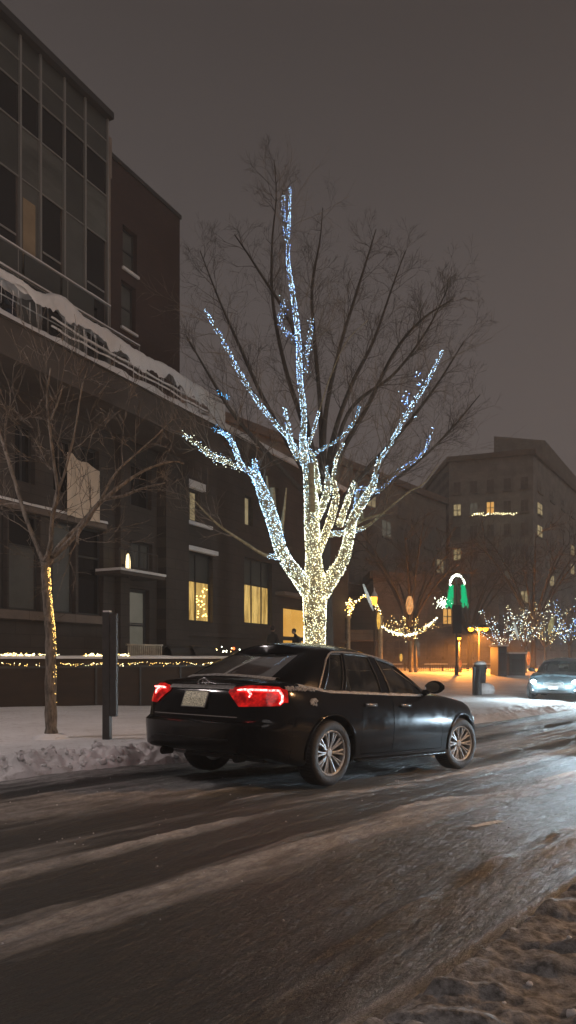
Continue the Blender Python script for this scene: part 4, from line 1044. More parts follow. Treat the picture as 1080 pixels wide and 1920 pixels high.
# ------------------------------------------------------------------ people by the doorway
def skin_mesh(joints, bones, radii, name, mat, parent=None, sub=2):
    me = bpy.data.meshes.new(name); me.from_pydata(joints, bones, []); o = bpy.data.objects.new(name, me); COL.objects.link(o)
    md = o.modifiers.new('s', 'SKIN'); md.use_smooth_shade = True
    if not me.skin_vertices: me.skin_vertices.new(name='')
    for i, r in enumerate(radii):
        d = me.skin_vertices[0].data[i]; d.radius = (r, r) if not hasattr(r, '__len__') else r; d.use_root = (i == 0)
    o.modifiers.new('b', 'SUBSURF').levels = sub; o.modifiers['b'].render_levels = sub
    dg = bpy.context.evaluated_depsgraph_get(); m2 = bpy.data.meshes.new_from_object(o.evaluated_get(dg)); m2.name = name
    bpy.data.objects.remove(o); m2.materials.clear(); m2.materials.append(mat)
    for p in m2.polygons: p.use_smooth = True
    q = bpy.data.objects.new(name, m2); COL.objects.link(q)
    if parent: q.parent = parent
    return q
def person(loc, rz, label, lean=.0, arm=(.3, -.35)):
    r = empty('person', loc, rz, label, 'person')
    L = lean
    J = [(0, 0, .98), (0, -.02-L*.2, 1.18), (0, -L*.55, 1.42), (0, -L*.65, 1.52), (0, -.01-L*.8, 1.62),           # pelvis..head base
         (.1, 0, .93), (.11, -.02, .52), (.12, .02, .1), (.12, -.12, .05), (-.1, 0, .93), (-.11, .04, .52), (-.12, .1, .1), (-.12, -.04, .05),
         (.18, -L*.55, 1.42), (.25, -.02-L*.5, 1.15), (.22, arm[1]*.7, 1.02), (-.18, -L*.55, 1.42), (-.26, -.02-L*.5, 1.14), (-.2, arm[1]*.8, 1.05)]
    Bn = [(0, 1), (1, 2), (2, 3), (3, 4), (0, 5), (5, 6), (6, 7), (7, 8), (0, 9), (9, 10), (10, 11), (11, 12), (2, 13), (13, 14), (14, 15), (2, 16), (16, 17), (17, 18)]
    R = [.15, .16, .15, .07, .07, .1, .08, .06, .045, .1, .08, .06, .045, .08, .062, .045, .08, .062, .045]
    skin_mesh(J, Bn, R, 'coat', cloth_d, r)
    c = Vector((0, -.02-L*.9, 1.71)); mb = MB()
    mb.ball(c, .1, n=12, sz=1.22, sx=.82); mb.ball(c+Vector((0, -.1, -.01)), .018, n=6, sz=1.4)
    for s in (-1, 1): mb.ball(c+Vector((s*.082, 0, 0)), .022, n=6, sz=1.5, sx=.5)
    hd = mb.build('head', skin_m, r, smooth=True)
    mb = MB(); mb.ball(c+Vector((0, .018, .03)), .108, n=12, sz=1.1, sx=.86); mb.build('hair', hair_m, r, smooth=True)
    for s, k in ((1, 15), (-1, 18)):
        h0 = Vector(J[k]); J2 = [tuple(h0), tuple(h0+Vector((0, -.06, -.03)))]; B2 = [(0, 1)]; R2 = [.03, .03]
        for f in range(4):
            b0 = h0+Vector(((f-1.5)*.02, -.085, -.04)); n0 = len(J2); J2 += [tuple(b0), tuple(b0+Vector((0, -.035, -.02))), tuple(b0+Vector((0, -.045, -.045)))]; B2 += [(1, n0), (n0, n0+1), (n0+1, n0+2)]; R2 += [.01, .009, .008]
        n0 = len(J2); J2 += [tuple(h0+Vector((-s*.04, -.05, -.01))), tuple(h0+Vector((-s*.045, -.085, -.02)))]; B2 += [(0, n0), (n0, n0+1)]; R2 += [.011, .009]
        skin_mesh(J2, B2, R2, 'hand', skin_m, r, 1)
    return r
p_ = at(562, 1200, 34.5); person((p_.x, 34.5, .8), -1.0, 'person in a dark coat bending forward in front of the lit doorway', .35)
p_ = at(511, 1200, 31.5); person((p_.x, 31.5, .8), 2.6, 'person in dark clothes seen head and shoulders above the car roof', .02)
# small planter lights behind the wall
pts_ = [at(405+random.uniform(0, 95), 1218+random.gauss(0, 3), 27) for _ in range(26)]
bulbs('string_lights', pts_, .022, [random.choice([0, 1, 4]) for _ in pts_], BULBS, 'sparse lights on the forecourt left of the people', 'string lights around the plaza')
o = MB().ball((0, 0, 0), .05, n=6).build('red_lamp', L_red, smooth=True, loc=at(438, 1216, 27)); tag(o, 'small red lamp on the forecourt above the car boot', 'lamp')

# ------------------------------------------------------------------ cars
paint, nt, b = nodes('black_car_paint')
b.inputs['Base Color'].default_value = (.004, .004, .0055, 1); b.inputs['Roughness'].default_value = .22; b.inputs['Coat Weight'].default_value = .1; b.inputs['Coat Roughness'].default_value = .03; b.inputs['Specular IOR Level'].default_value = .22
n_ = noise(nt, 6, 6, .7); n2_ = noise(nt, 220, 2, .6); r_ = ramp(nt, n_.outputs[0], [(.35, .09), (.75, .2)]); nt.links.new(r_.outputs[0], b.inputs['Roughness'])
sp = ramp(nt, n2_.outputs[0], [(.72, (.003, .003, .004)), (.8, (.03, .03, .033))]); nt.links.new(sp.outputs[0], b.inputs['Base Color'])
paint2 = simple('grey_car_paint', (.02, .028, .032), .25, nscale=6, coat=.6)
trim_b = simple('black_plastic', (.008, .008, .008), .5, nscale=20)
tyre_m = simple('tyre_rubber', (.014, .013, .013), .75, nscale=30, bmp=.4)
rim_m = simple('frosted_alloy', (.3, .31, .32), .45, metal=.35, nscale=18, var=.45)
chrome = simple('chrome', (.6, .6, .6), .12, metal=1)
chrome_s = simple('snow_dusted_chrome', (.22, .21, .2), .5, metal=.3, nscale=30, var=.4)
lens_r, nt, b = nodes('tail_lens'); b.inputs['Base Color'].default_value = (.25, .004, .004, 1); b.inputs['Roughness'].default_value = .12
n_ = noise(nt, 16, 3, .6); r_ = ramp(nt, n_.outputs[0], [(.4, (.12, .0, .001)), (.68, (1, .015, .012))]); nt.links.new(r_.outputs[0], b.inputs['Emission Color']); b.inputs['Emission Strength'].default_value = .6
tail_on, nt, b = nodes('tail_lit'); b.inputs['Base Color'].default_value = (.3, .0, .0, 1)
n_ = noise(nt, 40, 3, .6); r_ = ramp(nt, n_.outputs[0], [(.35, (1, .02, .02)), (.65, (1, .22, .2))]); nt.links.new(r_.outputs[0], b.inputs['Emission Color']); b.inputs['Emission Strength'].default_value = 9.0
plate_m, nt, b = nodes('number_plate'); n_ = noise(nt, 95, 3, .7); r_ = ramp(nt, n_.outputs[0], [(.4, (.1, .08, .055)), (.58, (.7, .62, .45))]); nt.links.new(r_.outputs[0], b.inputs['Base Color'])
nt.links.new(r_.outputs[0], b.inputs['Emission Color']); b.inputs['Emission Strength'].default_value = .22; b.inputs['Roughness'].default_value = .5  # weak emission stands in for light falling on the plate
lens_c = simple('clear_lens', (.35, .38, .4), .1, spec=.8)
head_on = emis('headlamp_on', (.7, .9, 1), 3.0)
frost_m = simple('grey_frost', (.33, .31, .29), .8, nscale=40, var=.5, bmp=.5)
seat_m = simple('seat_leather', (.05, .048, .045), .6, nscale=12)
gm, nt, b = nodes('car_glass'); nt.nodes.remove(b)
o_ = nt.nodes['Material Output']; tr = N(nt, 'ShaderNodeBsdfTransparent'); tr.inputs[0].default_value = (.6, .68, .65, 1); gl = N(nt, 'ShaderNodeBsdfGlossy'); gl.inputs['Roughness'].default_value = .07
df = N(nt, 'ShaderNodeBsdfDiffuse'); df.inputs[0].default_value = (.35, .36, .36, 1)
lw = N(nt, 'ShaderNodeFresnel'); lw.inputs[0].default_value = 1.5; m1_ = N(nt, 'ShaderNodeMixShader'); nt.links.new(lw.outputs[0], m1_.inputs[0]); nt.links.new(tr.outputs[0], m1_.inputs[1]); nt.links.new(gl.outputs[0], m1_.inputs[2])
nn_ = noise(nt, 5, 6, .7); rn = ramp(nt, nn_.outputs[0], [(.45, .01), (.8, .2)]); m2_ = N(nt, 'ShaderNodeMixShader'); nt.links.new(rn.outputs[0], m2_.inputs[0]); nt.links.new(m1_.outputs[0], m2_.inputs[1]); nt.links.new(df.outputs[0], m2_.inputs[2]); nt.links.new(m2_.outputs[0], o_.inputs['Surface'])

OUT = catmull([(-1.09, 0), (-1.085, .3), (-1.065, .54), (-1.01, .70), (-.90, .81), (-.68, .875), (-.3, .905), (.3, .918), (1.3, .925), (2.3, .92), (2.85, .905), (3.2, .87), (3.45, .79), (3.62, .65), (3.71, .42), (3.74, .2), (3.75, 0)], 190)
OUT[0, 1] = 0; OUT[-1, 1] = 0
dO = np.gradient(OUT, axis=0); dO /= np.linalg.norm(dO, axis=1)[:, None]; NIN = np.stack([dO[:, 1], -dO[:, 0]], 1)   # inward normal of the outline
def zsh(x): return np.interp(x, [-1.1, -1.0, -.65, -.35, .0, 1, 2.2, 2.5, 3.0, 3.4, 3.6, 3.76], [1.0, 1.03, 1.045, 1.01, .97, .965, .965, .955, .90, .80, .73, .64])
def zbt(x): return np.interp(x, [-1.1, -.8, -.4, 3.2, 3.6, 3.76], [.33, .29, .21, .2, .22, .26])
def crn(x): return np.interp(x, [-1.1, -.9, -.6, -.4, -.1, 2.1, 2.35, 3.2, 3.76], [.015, .04, .05, .03, 0, 0, .07, .07, .03])
PROF = catmull([(.12, 0), (.06, .015), (.025, .08), (.012, .25), (.002, .4), (.0, .55), (.006, .68), (.018, .8), (.036, .89), (.062, .955), (.095, .99), (.13, 1.0)], 30)
PROF[:, 1] = np.maximum.accumulate(PROF[:, 1])
def endshift(x, z):
    r = np.interp(z, [.3, .36, .62, .655, .82, 1.04], [.05, 0, 0, .055, .075, .11])*sstep(-x, .5, .95)
    f = -np.interp(z, [.25, .4, .55, .8, .95], [.04, 0, .02, .22, .3])*sstep(x, 3.1, 3.55)
    return r+f
def side_pt(sd, k, z, off=0.0):                        # a point of the body side: sd = -1 right, +1 left, k = outline index
    k = min(max(k, 0), len(OUT)-1.001); i = int(k); f = k-i; x, y = OUT[i]*(1-f)+OUT[i+1]*f; nx, ny = NIN[i]*(1-f)+NIN[i+1]*f
    fr = (z-zbt(x))/(zsh(x)-zbt(x)); ins = float(np.interp(fr, PROF[:, 1], PROF[:, 0]))-off
    xx = x+nx*ins; yy = max(0, y+ny*ins) if y < .02 else y+ny*ins
    return Vector((xx+float(endshift(x, z)), sd*yy, z))
def kx(x): return float(np.interp(x, OUT[:, 0], np.arange(len(OUT))))
def body_mesh():
    mb = MB(); M = 15
    for sd in (-1, 1):
        P = []
        for i in range(len(OUT)):
            x, y = OUT[i]; row = []
            for ins, fr in PROF:
                z = float(zbt(x)+(zsh(x)-zbt(x))*fr); xx = x+NIN[i, 0]*ins; yy = max(0.0, y+NIN[i, 1]*ins)
                if i in (0, len(OUT)-1): yy = 0
                row.append((xx+float(endshift(x, z)), sd*yy, z))
            P.append(row)
        mb.grid(P, flip=(sd == 1))
        if sd == -1: PR = P
    for top in (0, 1):
        P = []
        for i in range(len(OUT)):
            x0, y0, z0 = PR[i][-1 if top else 0]; c = float(crn(OUT[i, 0]))*min(1, abs(y0)/.45) if top else 0
            P.append([(x0+(.0 if not top else -(.05*(1-(t*t)) if OUT[i, 0] < 0 else -.05*(1-t*t))*0), y0*t, z0+c*(1-abs(t)**2.3)) for t in np.linspace(1, -1, M)])
        mb.grid(P, flip=bool(top) is False)
    bm = bmesh.new(); vs = [bm.verts.new(v) for v in mb.v]
    for f in mb.f:
        try: bm.faces.new([vs[i] for i in f])
        except ValueError: pass
    bmesh.ops.remove_doubles(bm, verts=bm.verts, dist=2e-4); bmesh.ops.dissolve_degenerate(bm, dist=1e-5, edges=bm.edges)
    bmesh.ops.recalc_face_normals(bm, faces=bm.faces)
    me = bpy.data.meshes.new('body'); bm.to_mesh(me); bm.free(); o = bpy.data.objects.new('body', me); COL.objects.link(o)
    cut = MB()
    for cx in (0, 2.82):
        for s in (-1, 1):
            n = 56; ya, yb = s*.56, s*1.3; R = .385; vs = []
            for y in (ya, yb):
                for k in range(n): vs.append((cx+R*math.cos(2*PI*k/n), y, .335+R*math.sin(2*PI*k/n)))
            fs = [tuple(range(n)), tuple(range(2*n-1, n-1, -1))]+[(k, n+k, n+(k+1) % n, (k+1) % n) for k in range(n)]
            cut.add(vs, fs)
    co = cut.build('cut', trim_b)
    bm = bmesh.new(); bm.from_mesh(co.data); bmesh.ops.recalc_face_normals(bm, faces=bm.faces); bm.to_mesh(co.data); bm.free()
    md = o.modifiers.new('b', 'BOOLEAN'); md.operation = 'DIFFERENCE'; md.object = co; md.solver = 'EXACT'
    dg = bpy.context.evaluated_depsgraph_get(); me2 = bpy.data.meshes.new_from_object(o.evaluated_get(dg))
    bpy.data.objects.remove(o); bpy.data.objects.remove(co)
    return me2
BODY = body_mesh()
def arch_z(x):
    return .335+math.sqrt(max(0, .42**2-x*x)) if abs(x) < .42 else .335
def region(c, nrm):
    x, y, z = c; ay = abs(y)
    inner = (ay < .80 and nrm.z < .3 and x > -.6 and x < 3.3 and z < .9 and abs(nrm.y) < .5) or (ay < .62)
    if x < -.60 and z < .645 and not (abs(x) < .40): return 'rear_bumper'
    if x > 3.22 and z < .56: return 'front_bumper'
    if x < -.48 and ay < .66 and (nrm.z > .3 or nrm.x < -.5) and z > .645: return 'boot_lid'
    if 2.38 < x < 3.62 and ay < .74 and nrm.z > .4 and z > .5: return 'bonnet'
    if ay > .76 and z > .30 and abs(nrm.y) > .25 or (ay > .78 and z > .9 and .5 < x < 2.4):
        if .50 < x < 1.12: return 'rear_door'+('L' if y > 0 else 'R')
        if 1.12 < x < 2.26: return 'front_door'+('L' if y > 0 else 'R')
    return 'body'
def split_body(parent, pm):
    bm = bmesh.new(); bm.from_mesh(BODY)
    for co, no in (((-.60, 0, 0), (1, 0, 0)), ((3.22, 0, 0), (1, 0, 0)), ((.5, 0, 0), (1, 0, 0)), ((1.12, 0, 0), (1, 0, 0)), ((2.26, 0, 0), (1, 0, 0)), ((-.48, 0, 0), (1, 0, 0)), ((2.38, 0, 0), (1, 0, 0)), ((3.62, 0, 0), (1, 0, 0)),
                   ((0, 0, .645), (0, 0, 1)), ((0, 0, .56), (0, 0, 1)), ((0, 0, .30), (0, 0, 1)), ((0, .66, 0), (0, 1, 0)), ((0, -.66, 0), (0, 1, 0)), ((0, .74, 0), (0, 1, 0)), ((0, -.74, 0), (0, 1, 0))):
        bmesh.ops.bisect_plane(bm, geom=bm.verts[:]+bm.edges[:]+bm.faces[:], plane_co=co, plane_no=no, dist=1e-5)
    bm.faces.ensure_lookup_table(); bm.normal_update()
    lab = [region(f.calc_center_median(), f.normal) for f in bm.faces]
    out = {}
    tmp = bpy.data.meshes.new('t'); bm.to_mesh(tmp); bm.free()
    for key in sorted(set(lab)):
        b2 = bmesh.new(); b2.from_mesh(tmp); b2.faces.ensure_lookup_table()
        bmesh.ops.delete(b2, geom=[f for f in b2.faces if lab[f.index] != key], context='FACES')
        b2.normal_update()
        if key != 'body':
            bmesh.ops.inset_region(b2, faces=b2.faces[:], thickness=.006, depth=0, use_boundary=True, use_even_offset=True)
            b2.normal_update()
            bv = {v for e in b2.edges if e.is_boundary for v in e.verts}
            for v in bv: v.co -= v.normal*.012
        for f in b2.faces: f.smooth = True
        nm = key[:-1] if key[-1] in 'LR' else key
        me = bpy.data.meshes.new(nm); b2.to_mesh(me); b2.free(); me.materials.clear(); me.materials.append(pm)
        try: me.set_sharp_from_angle(angle=math.radians(38))
        except Exception: pass
        o = bpy.data.objects.new(nm, me); COL.objects.link(o); o.parent = parent; out[key] = o
    return out
GB = [(-.64, 0), (-.58, .58), (-.38, .74), (-.02, .785), (.32, .795), (1.06, .80), (1.18, .80), (2.08, .775), (2.22, .72), (2.30, .65), (2.54, 0)]
GR = [(.00, 0), (.04, .46), (.12, .56), (.30, .605), (.50, .62), (.96, .63), (1.06, .63), (1.50, .61), (1.60, .575), (1.64, .53), (1.76, 0)]
GZ = [1.09, 1.075, 1.01, .955, .95, .95, .95, .95, .96, .975, 1.02]
NS = 7
def gline(A_):
    out = []
    for i in range(len(A_)-1):
        for j in range(NS): f = j/NS; out.append([A_[i][c]*(1-f)+A_[i+1][c]*f for c in range(len(A_[i]))])
    out.append(list(A_[-1])); a = np.array(out, float)
    for _ in range(2):
        m = a.copy(); m[1:-1] = (a[:-2]+2*a[1:-1]+a[2:])/4; m[0, 1:] = a[0, 1:]; a = m
    return a
gb = gline(GB); gr = gline(GR); gz = gline([(z, 0) for z in GZ])[:, 0]; grz = np.where(gr[:, 0] > .7, 1.43-.10*((gr[:, 0]-.7)/.85)**2, 1.43-.05*((gr[:, 0]-.7)/.65)**2)
# slight bow of the rear screen and windscreen in plan
def gpt(sd, k, v, off=0.0):
    k = min(max(k, 0), len(gb)-1.0001); i = int(k); f = k-i; B_ = gb[i]*(1-f)+gb[i+1]*f; R_ = gr[i]*(1-f)+gr[i+1]*f; z0 = gz[i]*(1-f)+gz[i+1]*f
    d = gb[i+1]-gb[i]; nrm = np.array([d[1], -d[0]]); nrm = -nrm/np.linalg.norm(nrm)
    p = B_*(1-v)+R_*v+nrm*(.032*math.sin(PI*min(v, 1)**.9)+off)
    zz = z0+(grz[i]*(1-f)+grz[i+1]*f-z0)*v
    return Vector((p[0], sd*max(0, p[1]) if i > 0 else sd*p[1], zz+off*.5))
VROW = [0, .05, .12, .3, .5, .7, .84, .91, .96, 1.0]
WIN = {'rear': (0, 1*NS), 'quarter': (3*NS, 4*NS-1), 'rearside': (4*NS, 5*NS), 'frontside': (6*NS, 7*NS), 'wind': (9*NS, 10*NS)}
def in_win(i, j):
    if not (1 <= j < 7): return False
    return any(a <= i < b_ for a, b_ in WIN.values())
def greenhouse(parent, pm):
    mb = MB(); n = len(gb)
    for sd in (-1, 1):
        idx = len(mb.v); vs = [gpt(sd, i, v) for i in range(n) for v in VROW]; fs = []; m = len(VROW)
        for i in range(n-1):
            for j in range(m-1):
                if not in_win(i, j):
                    q = (i*m+j, (i+1)*m+j, (i+1)*m+j+1, i*m+j+1); fs.append(q if sd == -1 else q[::-1])
        mb.add(vs, fs)
    P = []
    for i in range(n):
        p = gpt(-1, i, 1.0); c = .095*min(1, abs(p.y)/.45)
        P.append([(p.x, p.y*t, p.z+c*(1-abs(t)**2.0)) for t in np.linspace(1, -1, 17)])
    mb.grid(P, flip=True)
    bm = bmesh.new(); vs = [bm.verts.new(v) for v in mb.v]
    for f in mb.f:
        try: bm.faces.new([vs[i] for i in f])
        except ValueError: pass
    bmesh.ops.remove_doubles(bm, verts=bm.verts, dist=3e-4); bmesh.ops.recalc_face_normals(bm, faces=bm.faces)
    for f in bm.faces: f.smooth = True
    me = bpy.data.meshes.new('roof'); bm.to_mesh(me); bm.free(); me.materials.append(pm)
    try: me.set_sharp_from_angle(angle=math.radians(40))
    except Exception: pass
    o = bpy.data.objects.new('roof', me); COL.objects.link(o); o.parent = parent
    for nm, key in (('rear_window', 'rear'), ('windscreen', 'wind')):
        a, b_ = WIN[key]; mb = MB(); ks = list(range(a, b_+1)); rows = [[gpt(-1, k, v, -.004) for v in VROW[1:8]] for k in (ks[::-1] if key == 'rear' else ks)]
        rows += [[gpt(1, k, v, -.004) for v in VROW[1:8]] for k in (ks[1:] if key == 'rear' else ks[::-1][1:])]
        mb.grid(rows); mb.build(nm, gm, parent, smooth=True)
    for sd in (-1, 1):
        for nm, key in (('quarter_window', 'quarter'), ('rear_side_window', 'rearside'), ('front_side_window', 'frontside')):
            a, b_ = WIN[key]; w = MB().grid([[gpt(sd, k, v, -.006) for v in VROW[1:8]] for k in range(a, b_+1)]).build(nm, gm, parent, smooth=True)
            t = MB(); v0, v1 = VROW[1], VROW[7]; loop = [gpt(sd, k, v0, .002) for k in range(a, b_+1)]+[gpt(sd, b_, v, .002) for v in VROW[2:8]]+[gpt(sd, k, v1, .002) for k in range(b_-1, a-1, -1)]+[gpt(sd, a, v, .002) for v in VROW[6:0:-1]]
            t.tube(loop, .008, 5); t.build('seal', trim_b, w)
        t = MB(); a, b_ = 3*NS-1, 7*NS+2
        arc = [gpt(sd, a-.5, .02, .006), gpt(sd, a-.8, .2, .006), gpt(sd, a-.9, .5, .006), gpt(sd, a-.6, .75, .006), gpt(sd, a+.6, .9, .006)]+[gpt(sd, k, .955, .006) for k in range(a+2, b_)]
        t.tube(arc, .011, 5); t.tube([gpt(sd, k, .015, .01) for k in range(a-1, 7*NS+3)], .011, 5); t.build('window_trim', chrome_s, parent)
    return o
def wheel(parent, x, sd, steer=0.0, seed=1):
    hub = MB(); M = lambda a, b__, c: (a, sd*c, b__)
    hub.lathe([(.001, -.06), (.13, -.06), (.13, .0), (.001, .0)], 20, M); h = hub.build('wheel', trim_b, parent, smooth=False, loc=(x, sd*.80, .335)); h.rotation_euler = (0, random.uniform(0, 6), steer)
    h.rotation_euler = (0, 0, steer)
    t = MB(); t.lathe([(.225, -.10), (.27, -.108), (.315, -.105), (.332, -.085), (.336, -.04), (.336, .04), (.332, .085), (.315, .105), (.27, .108), (.232, .098), (.225, .09), (.215, .04), (.215, -.1), (.225, -.10)], 56, M)
    for k in range(56):
        a = 2*PI*k/56; t.tube([M(.338*math.cos(a), .338*math.sin(a), -.08), M(.338*math.cos(a+.05), .338*math.sin(a+.05), .08)], .004, 4)
    t.build('tyre', tyre_m, h, smooth=True)
    r = MB(); r.lathe([(.214, -.09), (.214, .05), (.222, .085), (.238, .096), (.228, .1), (.214, .09), (.205, .06), (.205, -.09)], 56, M)
    r.lathe([(.001, .075), (.035, .075), (.055, .06), (.06, .02), (.001, .02)], 20, M)
    for k in range(10):
        for dd in (-.085, .085):
            a0 = 2*PI*k/10+dd*.55; a1 = 2*PI*k/10+dd*1.35
            P0 = [(.04*math.cos(a0), .04*math.sin(a0), .055), (.13*math.cos((a0+a1)/2), .13*math.sin((a0+a1)/2), .075), (.217*math.cos(a1), .217*math.sin(a1), .078)]
            r.tube([M(*p) for p in P0], [.012, .011, .014], 5)
    r.build('rim', rim_m, h, smooth=False)
    return h
def make_car(label, pm, tail=True, beams=180, beam_col=(.75, .9, 1), group=None, snowy=True, name='parked_car', head_s=None):
    r = empty(name, (0, 0, 0), 0, label, 'car', group)
    parts = split_body(r, pm); greenhouse(r, pm)
    # dark underbody
    MB().box(-.6, 3.3, -.54, .54, .235, .29).build('underbody', trim_b, r)
    for x in (0, 2.82):
        for sd in (-1, 1): wheel(r, x, sd, -.16 if x > 1 else 0)
    MB().tube([(0, -.72, .335), (0, .72, .335)], .05, 8).build('axle', trim_b, r)
    # arch lips and sills
    for sd in (-1, 1):
        for cx in (0, 2.82):
            lip = []
            for k in range(25):
                a = math.radians(-8)+math.radians(196)*k/24; x = cx+.40*math.cos(a); z = .335+.40*math.sin(a)
                if z < .26: continue
                lip.append(side_pt(sd, kx(x), z, .004))
            MB().tube(lip, .013, 6).build('arch_lip', pm, r, smooth=True)
        MB().tube([side_pt(sd, kx(x), .235, .012) for x in np.linspace(.45, 2.4, 30)], .022, 6).build('sill', pm, r, smooth=True)
        # handles
        for x, key in ((.56, 'rear_door'), (1.27, 'front_door')):
            h = MB(); P = [side_pt(sd, kx(x+d), .835, o_) for d, o_ in ((0, .0), (.02, .03), (.1, .036), (.18, .03), (.2, 0))]; h.tube(P, .014, 6, flat=1.6)
            h.build('handle', chrome, parts.get(key+('L' if sd > 0 else 'R'), r), smooth=True)
        # mirrors
        m = MB(); c = side_pt(sd, kx(1.93), .95)+Vector((0, -sd*.02, .03)); m.tube([c, c+Vector((.0, sd*.08, .04))], [.035, .03], 6); c2 = c+Vector((.0, sd*.15, .085))
        P = []
        for i in range(9):
            f = i/8*PI; rr_ = math.sin(f); P.append([(c2.x-.05*math.cos(a)*(.4+.6*rr_)+.0, c2.y-sd*.12*math.cos(f), c2.z+.082*math.sin(a)*max(.35, rr_)) for a in np.linspace(0, 2*PI, 17)])
        m.grid(P); mo = m.build('mirror', pm, r, smooth=True)
        MB().lathe([(.001, 0), (.068, 0), (.07, -.003)], 16, lambda a, b__, cc: (c2.x-.052+cc, c2.y+a*1.35, c2.z+b__*.9)).build('mirror_glass', chrome, mo)
        # tail lamps
        ks = np.linspace(kx_rear(.40), kx(-.70), 16); P = []; 
        for i, k in enumerate(ks):
            f = i/15; zl = .785+.14*max(0, 1-f*5)**1.0+.03*f; zh = 1.0-.03*max(0, 1-f*4)-.02*max(0, f-.6)
            if f > .9: zl += .03; zh -= .02
            P.append([side_pt(sd, k, zl+(zh-zl)*j/8, .012) for j in range(9)])
        tl = MB().grid(P, flip=(sd == 1)).build('tail_light', lens_r if tail else trim_b, r, smooth=True)
        if tail:
            e = MB(); top = [side_pt(sd, ks[0]+(ks[-1]-ks[0])*f, .958-.02*max(0, .2-f)*5, .016) for f in np.linspace(.12, .86, 14)]; e.tube(top, [.012]+[.021]*12+[.018], 6, flat=.5)
            e.tube([side_pt(sd, ks[0]+(ks[-1]-ks[0])*f, z, .016) for f, z in ((.86, .95), (.9, .91), (.9, .86), (.86, .83))], [.022, .024, .02, .014], 6, flat=.5)
            e.tube([side_pt(sd, ks[0]+(ks[-1]-ks[0])*f, z, .016) for f, z in ((.3, .948), (.36, .915), (.34, .885))], [.02, .016, .006], 6, flat=.5)
            e.build('lit_strip', tail_on, tl, smooth=True)
        # headlamps
        ks = np.linspace(kx(3.30), kx(3.66), 10); P = [[side_pt(sd, k, .60+(.70-.60)*j/5+.03*(1-i/9), .012) for j in range(6)] for i, k in enumerate(ks)]
        hl = MB().grid(P, flip=(sd == 1)).build('headlight', lens_c, r, smooth=True)
        c = side_pt(sd, kx(3.6), .655, .03); mb = MB(); mb.ball(c, .075 if head_s else .055, n=8); mb.build('lamp', head_s or head_on, hl, smooth=True)
        fg = MB(); fg.ball(side_pt(sd, kx(3.6), .36, .01), .04, n=8); fg.build('fog_lamp', lens_c, r, smooth=True)
        if beams:
            if head_s:
                lg = bpy.data.lights.new('headlight_glow', 'POINT'); lg.energy = 330; lg.color = (.7, .9, 1); lg.shadow_soft_size = .05
                lp = bpy.data.objects.new('headlight_glow', lg); COL.objects.link(lp); lp.parent = r; lp.location = (3.95, sd*.62, .66)
            ld = bpy.data.lights.new('headlight_beam', 'SPOT'); ld.energy = beams; ld.color = beam_col; ld.spot_size = math.radians(75); ld.spot_blend = .8; ld.shadow_soft_size = .05
            lo = bpy.data.objects.new('headlight_beam', ld); COL.objects.link(lo); lo.parent = r; lo.location = (3.86, sd*.62, .655); lo.rotation_euler = (0, -PI/2+.07, 0)
    # rear panel details
    def rear_pt(y, z, off=0.0): return side_pt(-1 if y < 0 else 1, kx_rear(abs(y)), z, off)
    MB().grid([[rear_pt(y, z, .014) for z in (.955, .972, .992)] for y in np.linspace(-.44, .44, 24)], flip=True).build('chrome_strip', chrome_s, r, smooth=True)
    MB().tube([rear_pt(y, .69, .01) for y in np.linspace(-.56, .56, 24)], .007, 5).build('lid_trim', chrome, r)
    mb = MB(); mb.grid([[rear_pt(y, z, .02) for z in (.775, .86, .925)] for y in np.linspace(-.155, .155, 8)], flip=True); pl = mb.build('number_plate', plate_m, r)
    MB().tube([rear_pt(y, z, .022) for y, z in ((-.16, .77), (.16, .77), (.16, .93), (-.16, .93), (-.16, .77))], .006, 5).build('plate_frame', chrome_s, pl)
    mb = MB(); c = rear_pt(0, 1.0, .012)+Vector((0, 0, .012)); el = [c+Vector((-.012, .075*math.cos(a), .042*math.sin(a))) for a in np.linspace(0, 2*PI, 25)]; mb.tube(el, .0085, 6)
    mb.tube([c+Vector((-.014, -.05, -.03)), c+Vector((-.016, -.0, .01)), c+Vector((-.014, .03, .038))], .007, 5); mb.tube([c+Vector((-.014, .05, -.028)), c+Vector((-.016, .0, .0)), c+Vector((-.014, -.05, .012))], .006, 5)
    mb.build('emblem', chrome, r, smooth=True)
    mb = MB(); mb.tube([rear_pt(y, .47, .006) for y in np.linspace(-.5, .5, 20)], .006, 5); mb.build('bumper_groove', trim_b, r)
    for y in (-.5, .5): MB().lathe([(.035, -.1), (.04, .02), (.034, .02), (.03, -.1)], 14, lambda a, b__, c, y=y: (-.93-c, y+a, .29+b__)).build('exhaust', trim_b, r, smooth=True)
    # front details
    def fr_pt(y, z, off=0.0): return side_pt(-1 if y < 0 else 1, kx_front(abs(y)), z, off)
    MB().grid([[fr_pt(y, z, .01) for z in (.46, .52, .58, .62)] for y in np.linspace(-.34, .34, 12)]).build('grille', trim_b, r)
    mb = MB()
    for z in (.46, .5, .54, .58, .62): mb.tube([fr_pt(y, z, .016) for y in np.linspace(-.34, .34, 12)], .006, 5)
    mb.build('grille_bars', chrome_s, r)
    MB().grid([[fr_pt(y, z, .008) for z in (.28, .36)] for y in np.linspace(-.45, .45, 12)]).build('air_intake', trim_b, r)
    MB().grid([[fr_pt(y, z, .025) for z in (.40, .50)] for y in np.linspace(-.14, .14, 6)]).build('front_plate', plate_m if tail else chrome_s, r)
    for y in (-.1, .45):
        MB().tube([(2.46, y, .99), (2.38, y-.5, 1.03)], .008, 4).build('wiper', trim_b, r)
